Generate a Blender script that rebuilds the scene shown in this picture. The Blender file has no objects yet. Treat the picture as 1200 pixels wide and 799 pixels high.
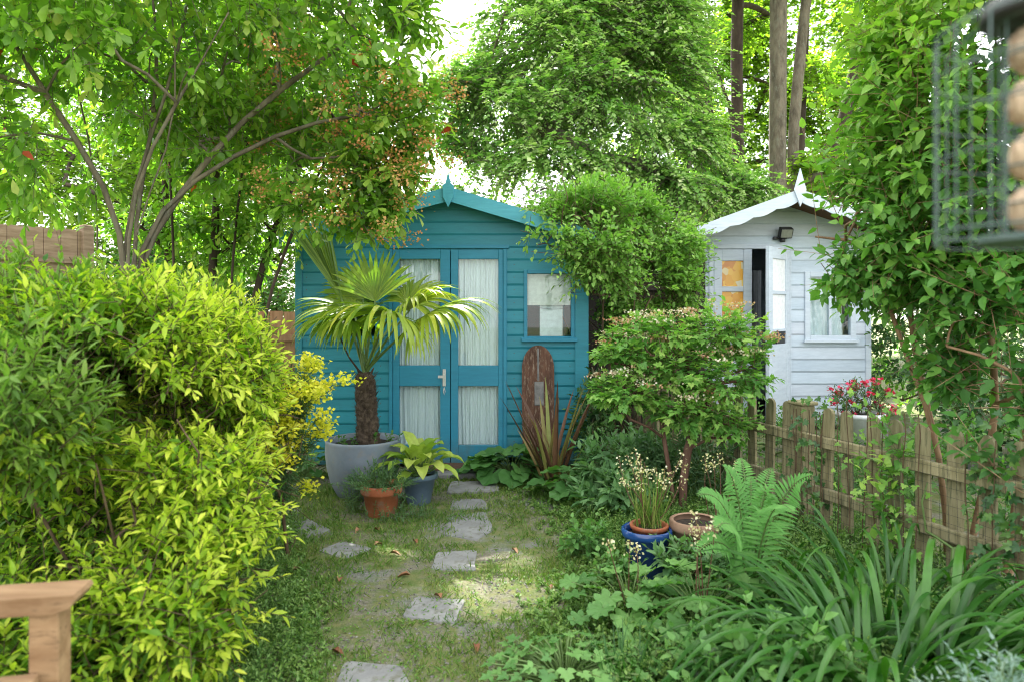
import bpy, math, random
import numpy as np
from mathutils import Vector, Matrix

# ------------------------------------------------------------------ camera, sky, sun, exposure
SC = bpy.context.scene
COL = SC.collection
F, CX, HY, CH = 800.0, 600.0, 370.0, 1.25          # focal length in photo pixels, centre, horizon row, eye height
R = math.radians

cd = bpy.data.cameras.new('camera'); cam = bpy.data.objects.new('camera', cd); COL.objects.link(cam)
cam.location = (0, 0, CH); cam.rotation_euler = (R(90), 0, 0)
cd.sensor_width = 36; cd.lens = 24.0; cd.shift_y = -0.0246
cd.clip_start = 0.05; cd.clip_end = 500
cd.dof.use_dof = True; cd.dof.focus_distance = 5.0; cd.dof.aperture_fstop = 2.6
SC.camera = cam

SUN_AZ, SUN_EL = R(-9), R(50)                        # azimuth from +Y towards +X
SUN = Vector((math.sin(SUN_AZ) * math.cos(SUN_EL), math.cos(SUN_AZ) * math.cos(SUN_EL), math.sin(SUN_EL)))
w = bpy.data.worlds.new('World'); SC.world = w; w.use_nodes = True
nt = w.node_tree; bg = nt.nodes['Background']
sky = nt.nodes.new('ShaderNodeTexSky'); sky.sky_type = 'NISHITA'; sky.sun_disc = False
sky.sun_elevation = SUN_EL; sky.sun_rotation = SUN_AZ; sky.dust_density = 3.0; sky.air_density = 1.0
cl = nt.nodes.new('ShaderNodeMixRGB'); cl.inputs['Fac'].default_value = 0.62
cl.inputs['Color2'].default_value = (6.95, 6.75, 6.45, 1)  # thin bright high cloud over the blue
nt.links.new(sky.outputs[0], cl.inputs['Color1']); nt.links.new(cl.outputs[0], bg.inputs['Color'])
bg.inputs['Strength'].default_value = 0.15

ld = bpy.data.lights.new('sun', 'SUN'); ld.energy = 5.0; ld.angle = R(0.53); ld.color = (1, 0.95, 0.86)
lo = bpy.data.objects.new('sun', ld); COL.objects.link(lo)
lo.rotation_euler = SUN.to_track_quat('Z', 'Y').to_euler(); lo.location = (0, 0, 30)

SC.view_settings.view_transform = 'Standard'; SC.view_settings.look = 'None'
SC.view_settings.exposure = 2.22; SC.view_settings.gamma = 1.0
cy = SC.cycles
cy.max_bounces = 8; cy.diffuse_bounces = 4; cy.glossy_bounces = 2; cy.transmission_bounces = 8; cy.transparent_max_bounces = 10
cy.use_denoising = True; cy.filter_width = 1.05; cy.sample_clamp_indirect = 6.0
cy.caustics_reflective = False; cy.caustics_refractive = False

# ------------------------------------------------------------------ helpers
def at(px, py, d): return np.array([(px - CX) / F * d, d, CH - (py - HY) / F * d])
def gnd(px, py, z=0.0):
    d = F * (CH - z) / (py - HY); return np.array([(px - CX) / F * d, d, z])
UP = np.array([0, 0, 1.0])
def nrm(a): return a / np.maximum(np.linalg.norm(a, axis=-1, keepdims=True), 1e-9)
PATCH = gnd(594, 686); SUNV = np.array(SUN)

def tag(o, label=None, cat=None, group=None, kind=None):
    if label: o['label'] = label
    if cat: o['category'] = cat
    if group: o['group'] = group
    if kind: o['kind'] = kind
    return o
def thing(name, label, cat, loc=(0, 0, 0), group=None):
    o = bpy.data.objects.new(name, None); COL.objects.link(o); o.empty_display_size = 0.1
    o.location = [float(v) for v in loc]
    return tag(o, label, cat, group)
def build(name, chunks, mats, parent=None, smooth=True, label=None):
    """chunks: list of (V (n,3), F (m,k), value per face or None[, material index]); world coordinates"""
    if not isinstance(chunks, list): chunks = [chunks]
    if not isinstance(mats, (list, tuple)): mats = [mats]
    vs, ls, lt, va, mi = [], [], [], [], []; off = 0
    for c in chunks:
        V, Fc = np.asarray(c[0], float), np.asarray(c[1], np.int64)
        if len(Fc) == 0: continue
        vs.append(V); ls.append((Fc + off).ravel()); lt.append(np.full(len(Fc), Fc.shape[1]))
        a = c[2] if len(c) > 2 and c[2] is not None else np.zeros(len(Fc))
        va.append(np.asarray(a, float)); mi.append(np.full(len(Fc), c[3] if len(c) > 3 else 0)); off += len(V)
    V = np.concatenate(vs)
    if parent is not None: V = V - np.array(parent_world(parent))
    L = np.concatenate(ls); T = np.concatenate(lt)
    me = bpy.data.meshes.new(name)
    me.vertices.add(len(V)); me.vertices.foreach_set('co', V.astype(np.float32).ravel())
    me.loops.add(len(L)); me.loops.foreach_set('vertex_index', L.astype(np.int32))
    me.polygons.add(len(T)); me.polygons.foreach_set('loop_start', (np.cumsum(T) - T).astype(np.int32))
    me.polygons.foreach_set('loop_total', T.astype(np.int32))
    me.polygons.foreach_set('material_index', np.concatenate(mi).astype(np.int32))
    me.polygons.foreach_set('use_smooth', np.full(len(T), smooth))
    at_ = me.attributes.new('v', 'FLOAT', 'FACE'); at_.data.foreach_set('value', np.concatenate(va).astype(np.float32))
    for m in mats: me.materials.append(m)
    me.update(); me.validate()
    o = bpy.data.objects.new(name, me); COL.objects.link(o)
    if parent is not None: o.parent = parent
    if label: o['label'] = label
    return o
def parent_world(p):
    l = Vector((0, 0, 0))
    while p is not None: l = l + p.location; p = p.parent
    return l

# --- solid shapes (chunks)
def box(x0, x1, y0, y1, z0, z1, b=0.0):
    """box with optional chamfer b"""
    if b <= 0:
        V = np.array([[x, y, z] for x in (x0, x1) for y in (y0, y1) for z in (z0, z1)])
        Fq = [[0, 1, 3, 2], [4, 6, 7, 5], [0, 4, 5, 1], [2, 3, 7, 6], [0, 2, 6, 4], [1, 5, 7, 3]]
        return (V, np.array(Fq), None)
    c = np.array([(x0 + x1) / 2, (y0 + y1) / 2, (z0 + z1) / 2]); h = np.array([x1 - x0, y1 - y0, z1 - z0]) / 2
    V = []; idx = {}
    for sx in (-1, 1):
        for sy in (-1, 1):
            for sz in (-1, 1):
                for a in range(3):
                    s = np.array([sx, sy, sz]); p = h - b; p[a] = h[a]; idx[(sx, sy, sz, a)] = len(V); V.append(c + s * p)
    Q = []; T = []
    for a in range(3):
        b1, b2 = [k for k in range(3) if k != a]
        for s in (-1, 1):
            q = []
            for u, v in ((-1, -1), (1, -1), (1, 1), (-1, 1)):
                k = [0, 0, 0]; k[a] = s; k[b1] = u; k[b2] = v; q.append(idx[(*k, a)])
            Q.append(q)
        for u in (-1, 1):
            for v in (-1, 1):
                k0 = [0, 0, 0]; k0[a] = -1; k0[b1] = u; k0[b2] = v; k1 = list(k0); k1[a] = 1
                Q.append([idx[(*k0, b1)], idx[(*k1, b1)], idx[(*k1, b2)], idx[(*k0, b2)]])
    for sx in (-1, 1):
        for sy in (-1, 1):
            for sz in (-1, 1): T.append([idx[(sx, sy, sz, a)] for a in range(3)])
    V = np.array(V)
    Q = np.array(Q); T = np.array(T)
    n = len(V)
    for A in (Q, T):                                  # orient outward
        cen = V[A].mean(1); nn = np.cross(V[A[:, 1]] - V[A[:, 0]], V[A[:, 2]] - V[A[:, 0]])
        fl = ((cen - c) * nn).sum(1) < 0; A[fl] = A[fl][:, ::-1]
    return [(V, Q, None), (V, T, None)]
def boxes(*bs):
    out = []
    for b in bs:
        r = box(*b); out += r if isinstance(r, list) else [r]
    return out
def xf(chunks, M):
    """apply a 4x4 matrix to chunks"""
    if not isinstance(chunks, list): chunks = [chunks]
    M = np.array(M); out = []
    for c in chunks:
        V = np.asarray(c[0]) @ M[:3, :3].T + M[:3, 3]; out.append((V,) + tuple(c[1:]))
    return out
def rotz(a, o=(0, 0, 0)): return Matrix.Translation(Vector(o)) @ Matrix.Rotation(a, 4, 'Z') @ Matrix.Translation(-Vector(o))
def prism(poly, y0, y1, axis='y'):
    """polygon in (x,z) extruded along y (or in (x,y) along z)"""
    p = np.array(poly, float); n = len(p)
    def mk(t): return np.column_stack([p[:, 0], np.full(n, t), p[:, 1]]) if axis == 'y' else np.column_stack([p[:, 0], p[:, 1], np.full(n, t)])
    V = np.vstack([mk(y0), mk(y1)]); i = np.arange(n); j = (i + 1) % n
    side = np.column_stack([i, j, j + n, i + n])
    caps = np.vstack([i[::-1], i + n])
    return [(V, side, None), (V, caps, None)]
def tube(pts, rad, sides=6, cap=False):
    p = np.asarray(pts, float); n = len(p); r = np.broadcast_to(np.asarray(rad, float), (n,))
    t = nrm(np.gradient(p, axis=0)) if n > 2 else nrm(np.repeat((p[1:] - p[:1]), 2, 0))
    a = np.cross(t[0], UP if abs(t[0][2]) < 0.9 else np.array([1.0, 0, 0])); a /= np.linalg.norm(a)
    A = []
    for k in range(n):
        a = a - t[k] * a.dot(t[k]); a = a / max(np.linalg.norm(a), 1e-9); A.append(a)
    A = np.array(A); B = np.cross(t, A)
    ph = np.arange(sides) * 2 * math.pi / sides
    V = (p[:, None] + r[:, None, None] * (A[:, None] * np.cos(ph)[None, :, None] + B[:, None] * np.sin(ph)[None, :, None])).reshape(-1, 3)
    i, j = np.meshgrid(np.arange(n - 1), np.arange(sides), indexing='ij'); j2 = (j + 1) % sides
    Fq = np.stack([i * sides + j, i * sides + j2, (i + 1) * sides + j2, (i + 1) * sides + j], -1).reshape(-1, 4)
    return (V, Fq, None)
def lathe(c, prof, sides=40, wob=0.0, rng=None):
    """profile [(r,z)] revolved about a vertical axis through c"""
    pr = np.array(prof, float); n = len(pr); ph = np.arange(sides) * 2 * math.pi / sides
    V = np.stack([c[0] + pr[:, None, 0] * np.cos(ph), c[1] + pr[:, None, 0] * np.sin(ph), c[2] + np.repeat(pr[:, 1:2], sides, 1)], -1).reshape(-1, 3)
    i, j = np.meshgrid(np.arange(n - 1), np.arange(sides), indexing='ij'); j2 = (j + 1) % sides
    Fq = np.stack([i * sides + j, i * sides + j2, (i + 1) * sides + j2, (i + 1) * sides + j], -1).reshape(-1, 4)
    return (V, Fq, None)
def prisms3(P0, P1, r0, r1):
    """many thin three-sided twigs at once"""
    P0 = np.asarray(P0); P1 = np.asarray(P1); n = len(P0); t = nrm(P1 - P0)
    ref = np.where(np.abs(t[:, 2:3]) < 0.9, UP, np.array([1.0, 0, 0])); a = nrm(np.cross(t, ref)); b = np.cross(t, a)
    V = []
    for Pp, r in ((P0, r0), (P1, r1)):
        for k in range(3):
            an = k * 2.0944; V.append(Pp + r * (a * math.cos(an) + b * math.sin(an)))
    V = np.stack(V, 1).reshape(-1, 3); o = (np.arange(n) * 6)[:, None]
    Fq = np.concatenate([o + np.array([[0, 1, 4, 3]]), o + np.array([[1, 2, 5, 4]]), o + np.array([[2, 0, 3, 5]])])
    return (V, Fq, None)

# --- leaves
def tmpl(kind):
    if kind == 'simple': return np.array([[0, 0, 0], [0.5, .42, 0], [0, 1, 0], [-.5, .42, 0]], float), np.array([[0, 1, 2], [0, 2, 3]])
    if kind in ('ovate', 'lance', 'obov'):
        ys = {'ovate': (.28, .66), 'lance': (.33, .68), 'obov': (.4, .78)}[kind]
        ws = {'ovate': (.5, .36), 'lance': (.48, .36), 'obov': (.36, .5)}[kind]
        V = [[0, 0, 0], [0, ys[0], 0], [0, ys[1], 0], [0, 1, 0], [ws[0], ys[0], 0], [ws[1], ys[1], 0], [-ws[0], ys[0], 0], [-ws[1], ys[1], 0]]
        T = [[0, 4, 1], [4, 5, 1], [1, 5, 2], [5, 3, 2], [0, 1, 6], [6, 1, 7], [1, 2, 7], [7, 2, 3]]
        return np.array(V, float), np.array(T)
    # fan outlines attached near the notch: angle, radius
    if kind == 'maple':                                # three to five pointed lobes
        an = np.radians([-150, -120, -88, -62, -40, -20, 0, 20, 40, 62, 88, 120, 150]); rr = np.array([.28, .5, .72, .42, .8, .62, 1, .62, .8, .42, .72, .5, .28])
        V = np.column_stack([np.sin(an) * rr * .6, .36 + np.cos(an) * rr * .64, np.zeros(len(an))])
    elif kind == 'scallop':                            # round, deeply scalloped
        n = 29; an = np.radians(np.linspace(-165, 165, n)); rr = np.where(np.arange(n) % 4 == 0, .74, np.where(np.arange(n) % 4 == 2, 1.0, .95))
        V = np.column_stack([np.sin(an) * rr * .5, .42 + np.cos(an) * rr * .5, np.zeros(n)])
    else:                                              # round heart
        n = 21; an = np.radians(np.linspace(-168, 168, n)); rr = 1 - .06 * np.cos(an * 1.0) + .03 * np.sin(np.arange(n) * 2.1)
        V = np.column_stack([np.sin(an) * rr * .5, .42 + np.cos(an) * rr * .5, np.zeros(n)])
    n = len(V); V = np.vstack([[[0, .3, 0]], V]); rim = np.arange(1, n)
    V[1:, 2] += .05 * np.cos(np.arange(n) * 1.7)
    T = np.column_stack([np.zeros(n - 1, int), rim + 1, rim])
    return V, T
def leaves(pos, d, n, L, W, kind='simple', v=None, fold=0.12, curl=0.15, carve=True, rng=None):
    pos = np.asarray(pos, float); d = nrm(np.asarray(d, float)); n = np.asarray(n, float)
    N = len(pos); L = np.broadcast_to(L, (N,)); W = np.broadcast_to(W, (N,))
    if v is None: v = (rng or np.random.default_rng(1)).random(N)
    if carve:                                          # the gap between the crowns that lets one shaft of sun through
        q = pos - PATCH; s = q @ SUNV; dist = np.linalg.norm(q - s[:, None] * SUNV, axis=1)
        k = ~((dist < 0.135 + 0.014 * s + 0.04 * np.sin(pos[:, 2] * 9 + pos[:, 0] * 7)) & (s > 0.6))
        pos, d, n, L, W, v = pos[k], d[k], n[k], L[k], W[k], v[k]; N = len(pos)
    x = nrm(np.cross(d, n)); z = np.cross(x, d)
    T, Ft = tmpl(kind); T = T.copy()
    zz = fold * np.abs(T[:, 0]) - curl * T[:, 1] ** 2 + T[:, 2]
    V = pos[:, None] + x[:, None] * (T[:, 0] * W[:, None])[..., None] + d[:, None] * (T[:, 1] * L[:, None])[..., None] + z[:, None] * (zz * L[:, None])[..., None]
    Fc = (np.arange(N) * len(T))[:, None, None] + Ft[None]
    return (V.reshape(-1, 3), Fc.reshape(-1, 3), np.repeat(v, len(Ft)))
def shoots(P, D, Ls, n, ll, lw, kind='simple', rng=None, mode='spiral', a0=75, a1=25, droop=0.15, sag=0.0, rise=0.0, t0=0.15, shootv=0.6, fold=.15, curl=.15, upn=0.8, vbias=None, tip=0.75, age=0.0):
    """leafy shoots: S twigs from P along D, n leaves on each. returns leaf chunk, twig chunk"""
    S = len(P); D = nrm(np.asarray(D, float)); Ls = np.broadcast_to(Ls, (S,))
    U = nrm(np.cross(D, UP) + 1e-4); W = np.cross(U, D)
    t = t0 + (1 - t0) * (np.arange(n) + .5) / n
    T = np.broadcast_to(t, (S, n)) + rng.normal(0, .02, (S, n))
    pos = P[:, None] + D[:, None] * (Ls[:, None] * T)[..., None]; pos[..., 2] -= sag * Ls[:, None] * T ** 2
    j = np.arange(n)
    if mode == 'spiral': ph = j * 2.39996
    elif mode == 'opposite': ph = (j // 2) * (math.pi / 2) + (j % 2) * math.pi
    else: ph = (j % 2) * math.pi
    ph = np.broadcast_to(ph, (S, n)) + (rng.random((S, 1)) * 6.28 if mode != 'plane' else 0) + rng.normal(0, .3, (S, n))
    side = U[:, None] * np.cos(ph)[..., None] + W[:, None] * np.sin(ph)[..., None]
    ang = np.radians(a0 + (a1 - a0) * (j / max(n - 1, 1)))[None] + rng.normal(0, .15, (S, n))
    d = D[:, None] * np.cos(ang)[..., None] + side * np.sin(ang)[..., None]; d[..., 2] += -droop + rise
    d = nrm(d)
    nn = UP * upn + D[:, None] * (1 - upn) + rng.normal(0, .25, (S, n, 3))
    sz = rng.uniform(.5, 1.2, (S, n)) * (1 - (1 - tip) * t[None] ** 2)
    v = shootv * rng.random((S, 1)) + (1 - shootv) * rng.random((S, n))
    if vbias is not None: v = np.clip(v * .5 + .62 * vbias[:, None] - .06, 0, 1)
    v = np.clip(v + age * (t[None] - .62), 0, 1)
    lf = leaves(pos.reshape(-1, 3), d.reshape(-1, 3), nn.reshape(-1, 3), (ll * sz).ravel(), (lw * sz).ravel(), kind, v.ravel(), fold, curl)
    e = P + D * Ls[:, None]; e[:, 2] -= sag * Ls
    tw = prisms3(P, e, np.full((S, 1), .0022), np.full((S, 1), .001))
    return lf, tw
def ribbons(P0, D0, L, W, droop, nseg=8, fold=.25, rng=None, v=None, taper=1.0, side=None, pw=1.0):
    """strap leaves that arch under their own weight"""
    N = len(P0); D = nrm(np.asarray(D0, float)); L = np.broadcast_to(L, (N,)); W = np.broadcast_to(W, (N,)); droop = np.broadcast_to(droop, (N,))
    p = np.asarray(P0, float).copy(); rows = []
    if side is None:
        side = np.cross(D, UP); bad = np.linalg.norm(side, axis=1) < .05; side[bad] = [1, 0, 0]; side = nrm(side)
    if v is None: v = (rng or np.random.default_rng(2)).random(N)
    for k in range(nseg + 1):
        s = k / nseg; wd = W * (np.interp(s, [0, .12, .5, .8, 1], [.75, .95, 1, .7, .04]) if taper else np.interp(s, [0, .1, .8, 1], [.3, .9, 1, .1]))
        n = np.cross(side, D)
        rows.append(np.stack([p - side * wd[:, None] / 2 + n * (fold * wd)[:, None] / 2, p, p + side * wd[:, None] / 2 + n * (fold * wd)[:, None] / 2], 1))
        p = p + D * (L / nseg)[:, None]
        D = D.copy(); D[:, 2] -= droop / nseg * (0.35 + 1.3 * s ** pw); D = nrm(D)
    V = np.stack(rows, 1); m = (nseg + 1) * 3
    Fl = []
    for k in range(nseg):
        a = k * 3; Fl += [[a, a + 1, a + 4, a + 3], [a + 1, a + 2, a + 5, a + 4]]
    Fc = (np.arange(N) * m)[:, None, None] + np.array(Fl)[None]
    return (V.reshape(-1, 3), Fc.reshape(-1, 4), np.repeat(v, len(Fl)))
def lobes_pts(lobes, n, rng, rmin=.7, cut=.72, keep=None):
    """points in the outer shell of a union of ellipsoids, with outward directions"""
    C = np.array([l[0] for l in lobes], float); Rr = np.array([l[1] if np.ndim(l[1]) else [l[1]] * 3 for l in lobes], float)
    wgt = (Rr.prod(1)) ** (2 / 3); wgt /= wgt.sum(); PP, NN = [], []; tot = 0
    for _ in range(40):
        k = rng.choice(len(C), n * 2, p=wgt); u = nrm(rng.normal(size=(n * 2, 3))); r = rng.uniform(rmin ** 3, 1, n * 2) ** (1 / 3)
        p = C[k] + u * Rr[k] * r[:, None]; o = nrm(u / Rr[k])
        q = ((p[:, None] - C[None]) / Rr[None]); ins = (np.linalg.norm(q, axis=2) < cut); ins[np.arange(len(k)), k] = False
        ok = ~ins.any(1)
        if keep is not None: ok &= keep(p)
        PP.append(p[ok]); NN.append(o[ok]); tot += ok.sum()
        if tot >= n: break
    return np.concatenate(PP)[:n], np.concatenate(NN)[:n]
def skeleton(trunks, targets, r_tip=.006, expo=.42, rng=None, sides=6, wig=.06, rmax=9):
    """branches: each target joins the nearest wood; radius follows how much each stretch carries"""
    nodes, par, cnt = [], [], []
    paths = []
    for tr in trunks:
        tr = np.asarray(tr, float); ids = []
        dl = np.concatenate([[0], np.cumsum(np.linalg.norm(np.diff(tr, axis=0), axis=1))]); uu = np.linspace(0, dl[-1], max(len(tr), int(dl[-1] / .3) + 2)); tr = np.column_stack([np.interp(uu, dl, tr[:, c]) for c in range(3)])
        for _ in range(2): tr[1:-1] = (tr[:-2] + 2 * tr[1:-1] + tr[2:]) / 4
        for k, p in enumerate(tr):
            nodes.append(p); par.append(len(nodes) - 2 if k else -1); ids.append(len(nodes) - 1)
        paths.append(ids)
    base = np.asarray(trunks[0][0]); order = np.argsort([np.linalg.norm(t - base) for t in targets])
    for o in order:
        t = np.asarray(targets[o]); A = np.array(nodes); dv = t - A; dd = np.linalg.norm(dv, axis=1)
        cost = dd + .9 * np.maximum(0, A[:, 2] - t[2] + .15 * dd)
        k = int(np.argmin(cost)); a = A[k]; L = dd[k]; m = max(2, int(L / .25)); ids = [k]
        mid = (a + t) / 2 + np.array([0, 0, .12 * L]) + rng.normal(0, wig * L, 3)
        for s in range(1, m + 1):
            u = s / m; p = (1 - u) ** 2 * a + 2 * u * (1 - u) * mid + u * u * t + (rng.normal(0, wig * L / m, 3) if s < m else 0)
            nodes.append(p); par.append(ids[-1]); ids.append(len(nodes) - 1)
        paths.append(ids)
    c = np.zeros(len(nodes))
    for ids in paths: c[ids[-1]] += 1
    for i in range(len(nodes) - 1, -1, -1):
        if par[i] >= 0: c[par[i]] += c[i]
    rad = np.minimum(r_tip * np.maximum(c, 1) ** expo, rmax); A = np.array(nodes)
    out = []
    for ids in paths:
        r = rad[ids].copy()
        if len(ids) > 1: r[0] = min(r[0], r[1] * 1.15)
        if len(ids) > 1: out.append(tube(A[ids], r, sides))
    return out

def vnoise(x, y, s, seed=0):
    g = np.random.default_rng(seed).random((64, 64)); x = np.asarray(x) / s; y = np.asarray(y) / s
    i = np.floor(x).astype(int); j = np.floor(y).astype(int); u = x - i; v = y - j; u = u * u * (3 - 2 * u); v = v * v * (3 - 2 * v)
    G = lambda a, b: g[a % 64, b % 64]
    return (G(i, j) * (1 - u) + G(i + 1, j) * u) * (1 - v) + (G(i, j + 1) * (1 - u) + G(i + 1, j + 1) * u) * v

def noise3(P, s, seed=0):
    x, y, z = P[:, 0], P[:, 1], P[:, 2]; return (vnoise(x + .37 * z, y * .6 + z, s, seed) + vnoise(y - .41 * x, z * .9 + .3 * x + 9, s, seed + 1)) / 2
# ------------------------------------------------------------------ materials
def newmat(name):
    m = bpy.data.materials.new(name); m.use_nodes = True; t = m.node_tree
    return m, t, t.nodes['Principled BSDF']
def ramp(t, stops, inp):
    r = t.nodes.new('ShaderNodeValToRGB'); e = r.color_ramp.elements
    while len(e) < len(stops): e.new(0.5)
    for k, (p, c) in enumerate(stops): e[k].position = p; e[k].color = (*c, 1)
    t.links.new(inp, r.inputs[0]); return r.outputs[0]
def noise(t, scale, detail=4, rough=.6, vec=None, stretch=None):
    n = t.nodes.new('ShaderNodeTexNoise'); n.inputs['Scale'].default_value = scale; n.inputs['Detail'].default_value = detail; n.inputs['Roughness'].default_value = rough
    tc = t.nodes.new('ShaderNodeTexCoord'); src = tc.outputs['Object']
    if stretch:
        mp = t.nodes.new('ShaderNodeMapping'); mp.inputs['Scale'].default_value = stretch; t.links.new(src, mp.inputs[0]); src = mp.outputs[0]
    t.links.new(src, n.inputs['Vector']); return n.outputs['Fac']
def mix(t, fac, a, b, mode='MIX'):
    n = t.nodes.new('ShaderNodeMixRGB'); n.blend_type = mode
    for s, i in ((fac, 'Fac'), (a, 'Color1'), (b, 'Color2')):
        if isinstance(s, (int, float)): n.inputs[i].default_value = s
        elif isinstance(s, tuple): n.inputs[i].default_value = (*s, 1)
        else: t.links.new(s, n.inputs[i])
    return n.outputs[0]
def bump(t, b, h, strength=.3, dist=.005):
    n = t.nodes.new('ShaderNodeBump'); n.inputs['Strength'].default_value = strength; n.inputs['Distance'].default_value = dist
    t.links.new(h, n.inputs['Height']); t.links.new(n.outputs[0], b.inputs['Normal'])
def leaf_mat(name, cols, trans=.35, rough=.5, spec=.35, tint=(1.08, 1.4, .5)):
    m, t, b = newmat(name)
    a = t.nodes.new('ShaderNodeAttribute'); a.attribute_name = 'v'
    stops = [(k / max(len(cols) - 1, 1), c) for k, c in enumerate(cols)]
    c = ramp(t, stops, a.outputs['Fac'])
    c = mix(t, .22, c, noise(t, 40, 2), 'OVERLAY')
    t.links.new(c, b.inputs['Base Color']); b.inputs['Roughness'].default_value = rough; b.inputs['Specular IOR Level'].default_value = spec
    tr = t.nodes.new('ShaderNodeBsdfTranslucent'); t.links.new(mix(t, 1.0, c, tint, 'MULTIPLY'), tr.inputs['Color'])
    mx = t.nodes.new('ShaderNodeMixShader'); mx.inputs[0].default_value = trans
    t.links.new(b.outputs[0], mx.inputs[1]); t.links.new(tr.outputs[0], mx.inputs[2])
    t.links.new(mx.outputs[0], t.nodes['Material Output'].inputs['Surface']); return m
def rough_mat(name, c0, c1, scale=6, rough=.8, bs=.4, bd=.004, stretch=None, c2=None, s2=40, spec=.3, lo=.35, hi=.65):
    m, t, b = newmat(name)
    n1 = noise(t, scale, 5, .65, stretch=stretch); c = ramp(t, [(lo, c0), (hi, c1)], n1); h = n1
    if c2 is not None:
        n2 = noise(t, s2, 4, .7, stretch=stretch); c = mix(t, ramp(t, [(.52, (0, 0, 0)), (.7, (1, 1, 1))], n2), c, c2); h = n2
    oi = t.nodes.new('ShaderNodeObjectInfo'); c = mix(t, 1.0, c, ramp(t, [(0, (.74, .76, .78)), (1, (1, 1, 1))], oi.outputs['Random']), 'MULTIPLY')
    t.links.new(c, b.inputs['Base Color']); b.inputs['Roughness'].default_value = rough; b.inputs['Specular IOR Level'].default_value = spec
    bump(t, b, h, bs, bd); return m
def paint_mat(name, base, worn, under=None, amount=.62, rough=.55):
    """paint on boards: streaky fading, grime, and flaked spots"""
    m, t, b = newmat(name)
    n1 = noise(t, 1.6, 5, .6, stretch=(1, 1, 6)); c = ramp(t, [(.3, base), (.75, worn)], n1)
    n2 = noise(t, 9, 6, .75, stretch=(.6, 1, 4)); c = mix(t, .35, c, ramp(t, [(.3, tuple(v * .62 for v in base)), (.6, worn)], n2))
    if under: 
        n3 = noise(t, 22, 6, .8, stretch=(.35, 1, 1.6)); c = mix(t, ramp(t, [(amount, (0, 0, 0)), (amount + .04, (1, 1, 1))], n3), c, under)
    at_ = t.nodes.new('ShaderNodeAttribute'); at_.attribute_name = 'v'; c = mix(t, 1.0, c, ramp(t, [(0, (.86, .87, .88)), (.5, (1, 1, 1)), (1, (1.0, .94, .93))], at_.outputs['Fac']), 'MULTIPLY')
    n5 = noise(t, 7, 6, .7, stretch=(1, 1, .5)); tc = t.nodes.new('ShaderNodeTexCoord'); sp = t.nodes.new('ShaderNodeSeparateXYZ'); t.links.new(tc.outputs['Object'], sp.inputs[0])
    ad = t.nodes.new('ShaderNodeMath'); ad.operation = 'MULTIPLY_ADD'; t.links.new(n5, ad.inputs[0]); ad.inputs[1].default_value = .9; t.links.new(sp.outputs['Z'], ad.inputs[2])
    c = mix(t, ramp(t, [(.42, (.6, .6, .6)), (.72, (0, 0, 0))], ad.outputs[0]), c, (.09, .095, .05))
    t.links.new(c, b.inputs['Base Color']); b.inputs['Roughness'].default_value = rough
    bump(t, b, noise(t, 60, 4, .7, stretch=(.15, 1, 1)), .25, .002); return m
def plain(name, c, rough=.5, metal=0.0, spec=.5):
    m, t, b = newmat(name); b.inputs['Roughness'].default_value = rough; b.inputs['Metallic'].default_value = metal; b.inputs['Specular IOR Level'].default_value = spec
    n = noise(t, 30, 4); t.links.new(mix(t, ramp(t, [(.35, (0, 0, 0)), (.7, (.45, .45, .45))], n), c, tuple(v * .6 for v in c)), b.inputs['Base Color']); return m
def glass_mat(name, tint=(.9, .95, .95), refl=1.0):
    m, t, b = newmat(name); t.nodes.remove(b)
    tr = t.nodes.new('ShaderNodeBsdfTransparent'); tr.inputs[0].default_value = (*tint, 1)
    g = t.nodes.new('ShaderNodeBsdfGlossy'); g.inputs['Roughness'].default_value = .02; g.inputs['Color'].default_value = (refl, refl, refl, 1)
    f = t.nodes.new('ShaderNodeLayerWeight'); f.inputs[0].default_value = .5
    r5 = ramp(t, [(0, (.03, .03, .03)), (.6, (.06, .06, .06)), (.85, (.25, .25, .25)), (1, (.9, .9, .9))], f.outputs['Facing'])
    mx = t.nodes.new('ShaderNodeMixShader'); t.links.new(r5, mx.inputs[0]); t.links.new(tr.outputs[0], mx.inputs[1]); t.links.new(g.outputs[0], mx.inputs[2])
    t.links.new(mx.outputs[0], t.nodes['Material Output'].inputs['Surface']); return m

M = {}
M['teal'] = paint_mat('teal_paint', (.011, .195, .265), (.02, .25, .325), (.05, .18, .21), .72)
M['teal_door'] = paint_mat('teal_door_paint', (.009, .20, .31), (.015, .24, .36), None)
M['teal_light'] = paint_mat('teal_barge_paint', (.035, .30, .38), (.07, .38, .46), (.18, .3, .32), .68)
M['white'] = paint_mat('white_paint', (.46, .56, .65), (.58, .66, .73), (.32, .39, .46), .66)
M['white_trim'] = paint_mat('white_trim_paint', (.52, .61, .69), (.64, .70, .75), (.36, .40, .43), .7)
M['felt'] = rough_mat('roof_felt', (.03, .032, .03), (.07, .07, .065), 20, .95)
M['soffit'] = rough_mat('soffit_wood', (.12, .06, .028), (.2, .1, .045), 6, .8, stretch=(1, 8, 1))
M['dark_in'] = plain('dark_interior', (.05, .045, .04), .9)
M['glass'] = glass_mat('window_glass')
M['net'] = None
M['blind'] = plain('blind_cloth', (.75, .73, .66), .85)
M['paper'] = plain('white_paper', (.78, .8, .8), .8)
M['metal'] = plain('steel', (.55, .55, .53), .4, .8)
M['black'] = plain('black_metal', (.02, .02, .022), .45)
M['mat'] = rough_mat('coir', (.06, .032, .02), (.13, .075, .045), 60, .95, .8, .006)
M['stone'] = rough_mat('slab_stone', (.19, .19, .185), (.28, .28, .27), 6, .9, .35, .003, None, (.14, .14, .10), 18)
M['hung_sheet'] = plain('grey_cloth', (.22, .24, .26), .9)
M['rust'] = plain('rusty_nail', (.09, .06, .045), .7)
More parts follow.
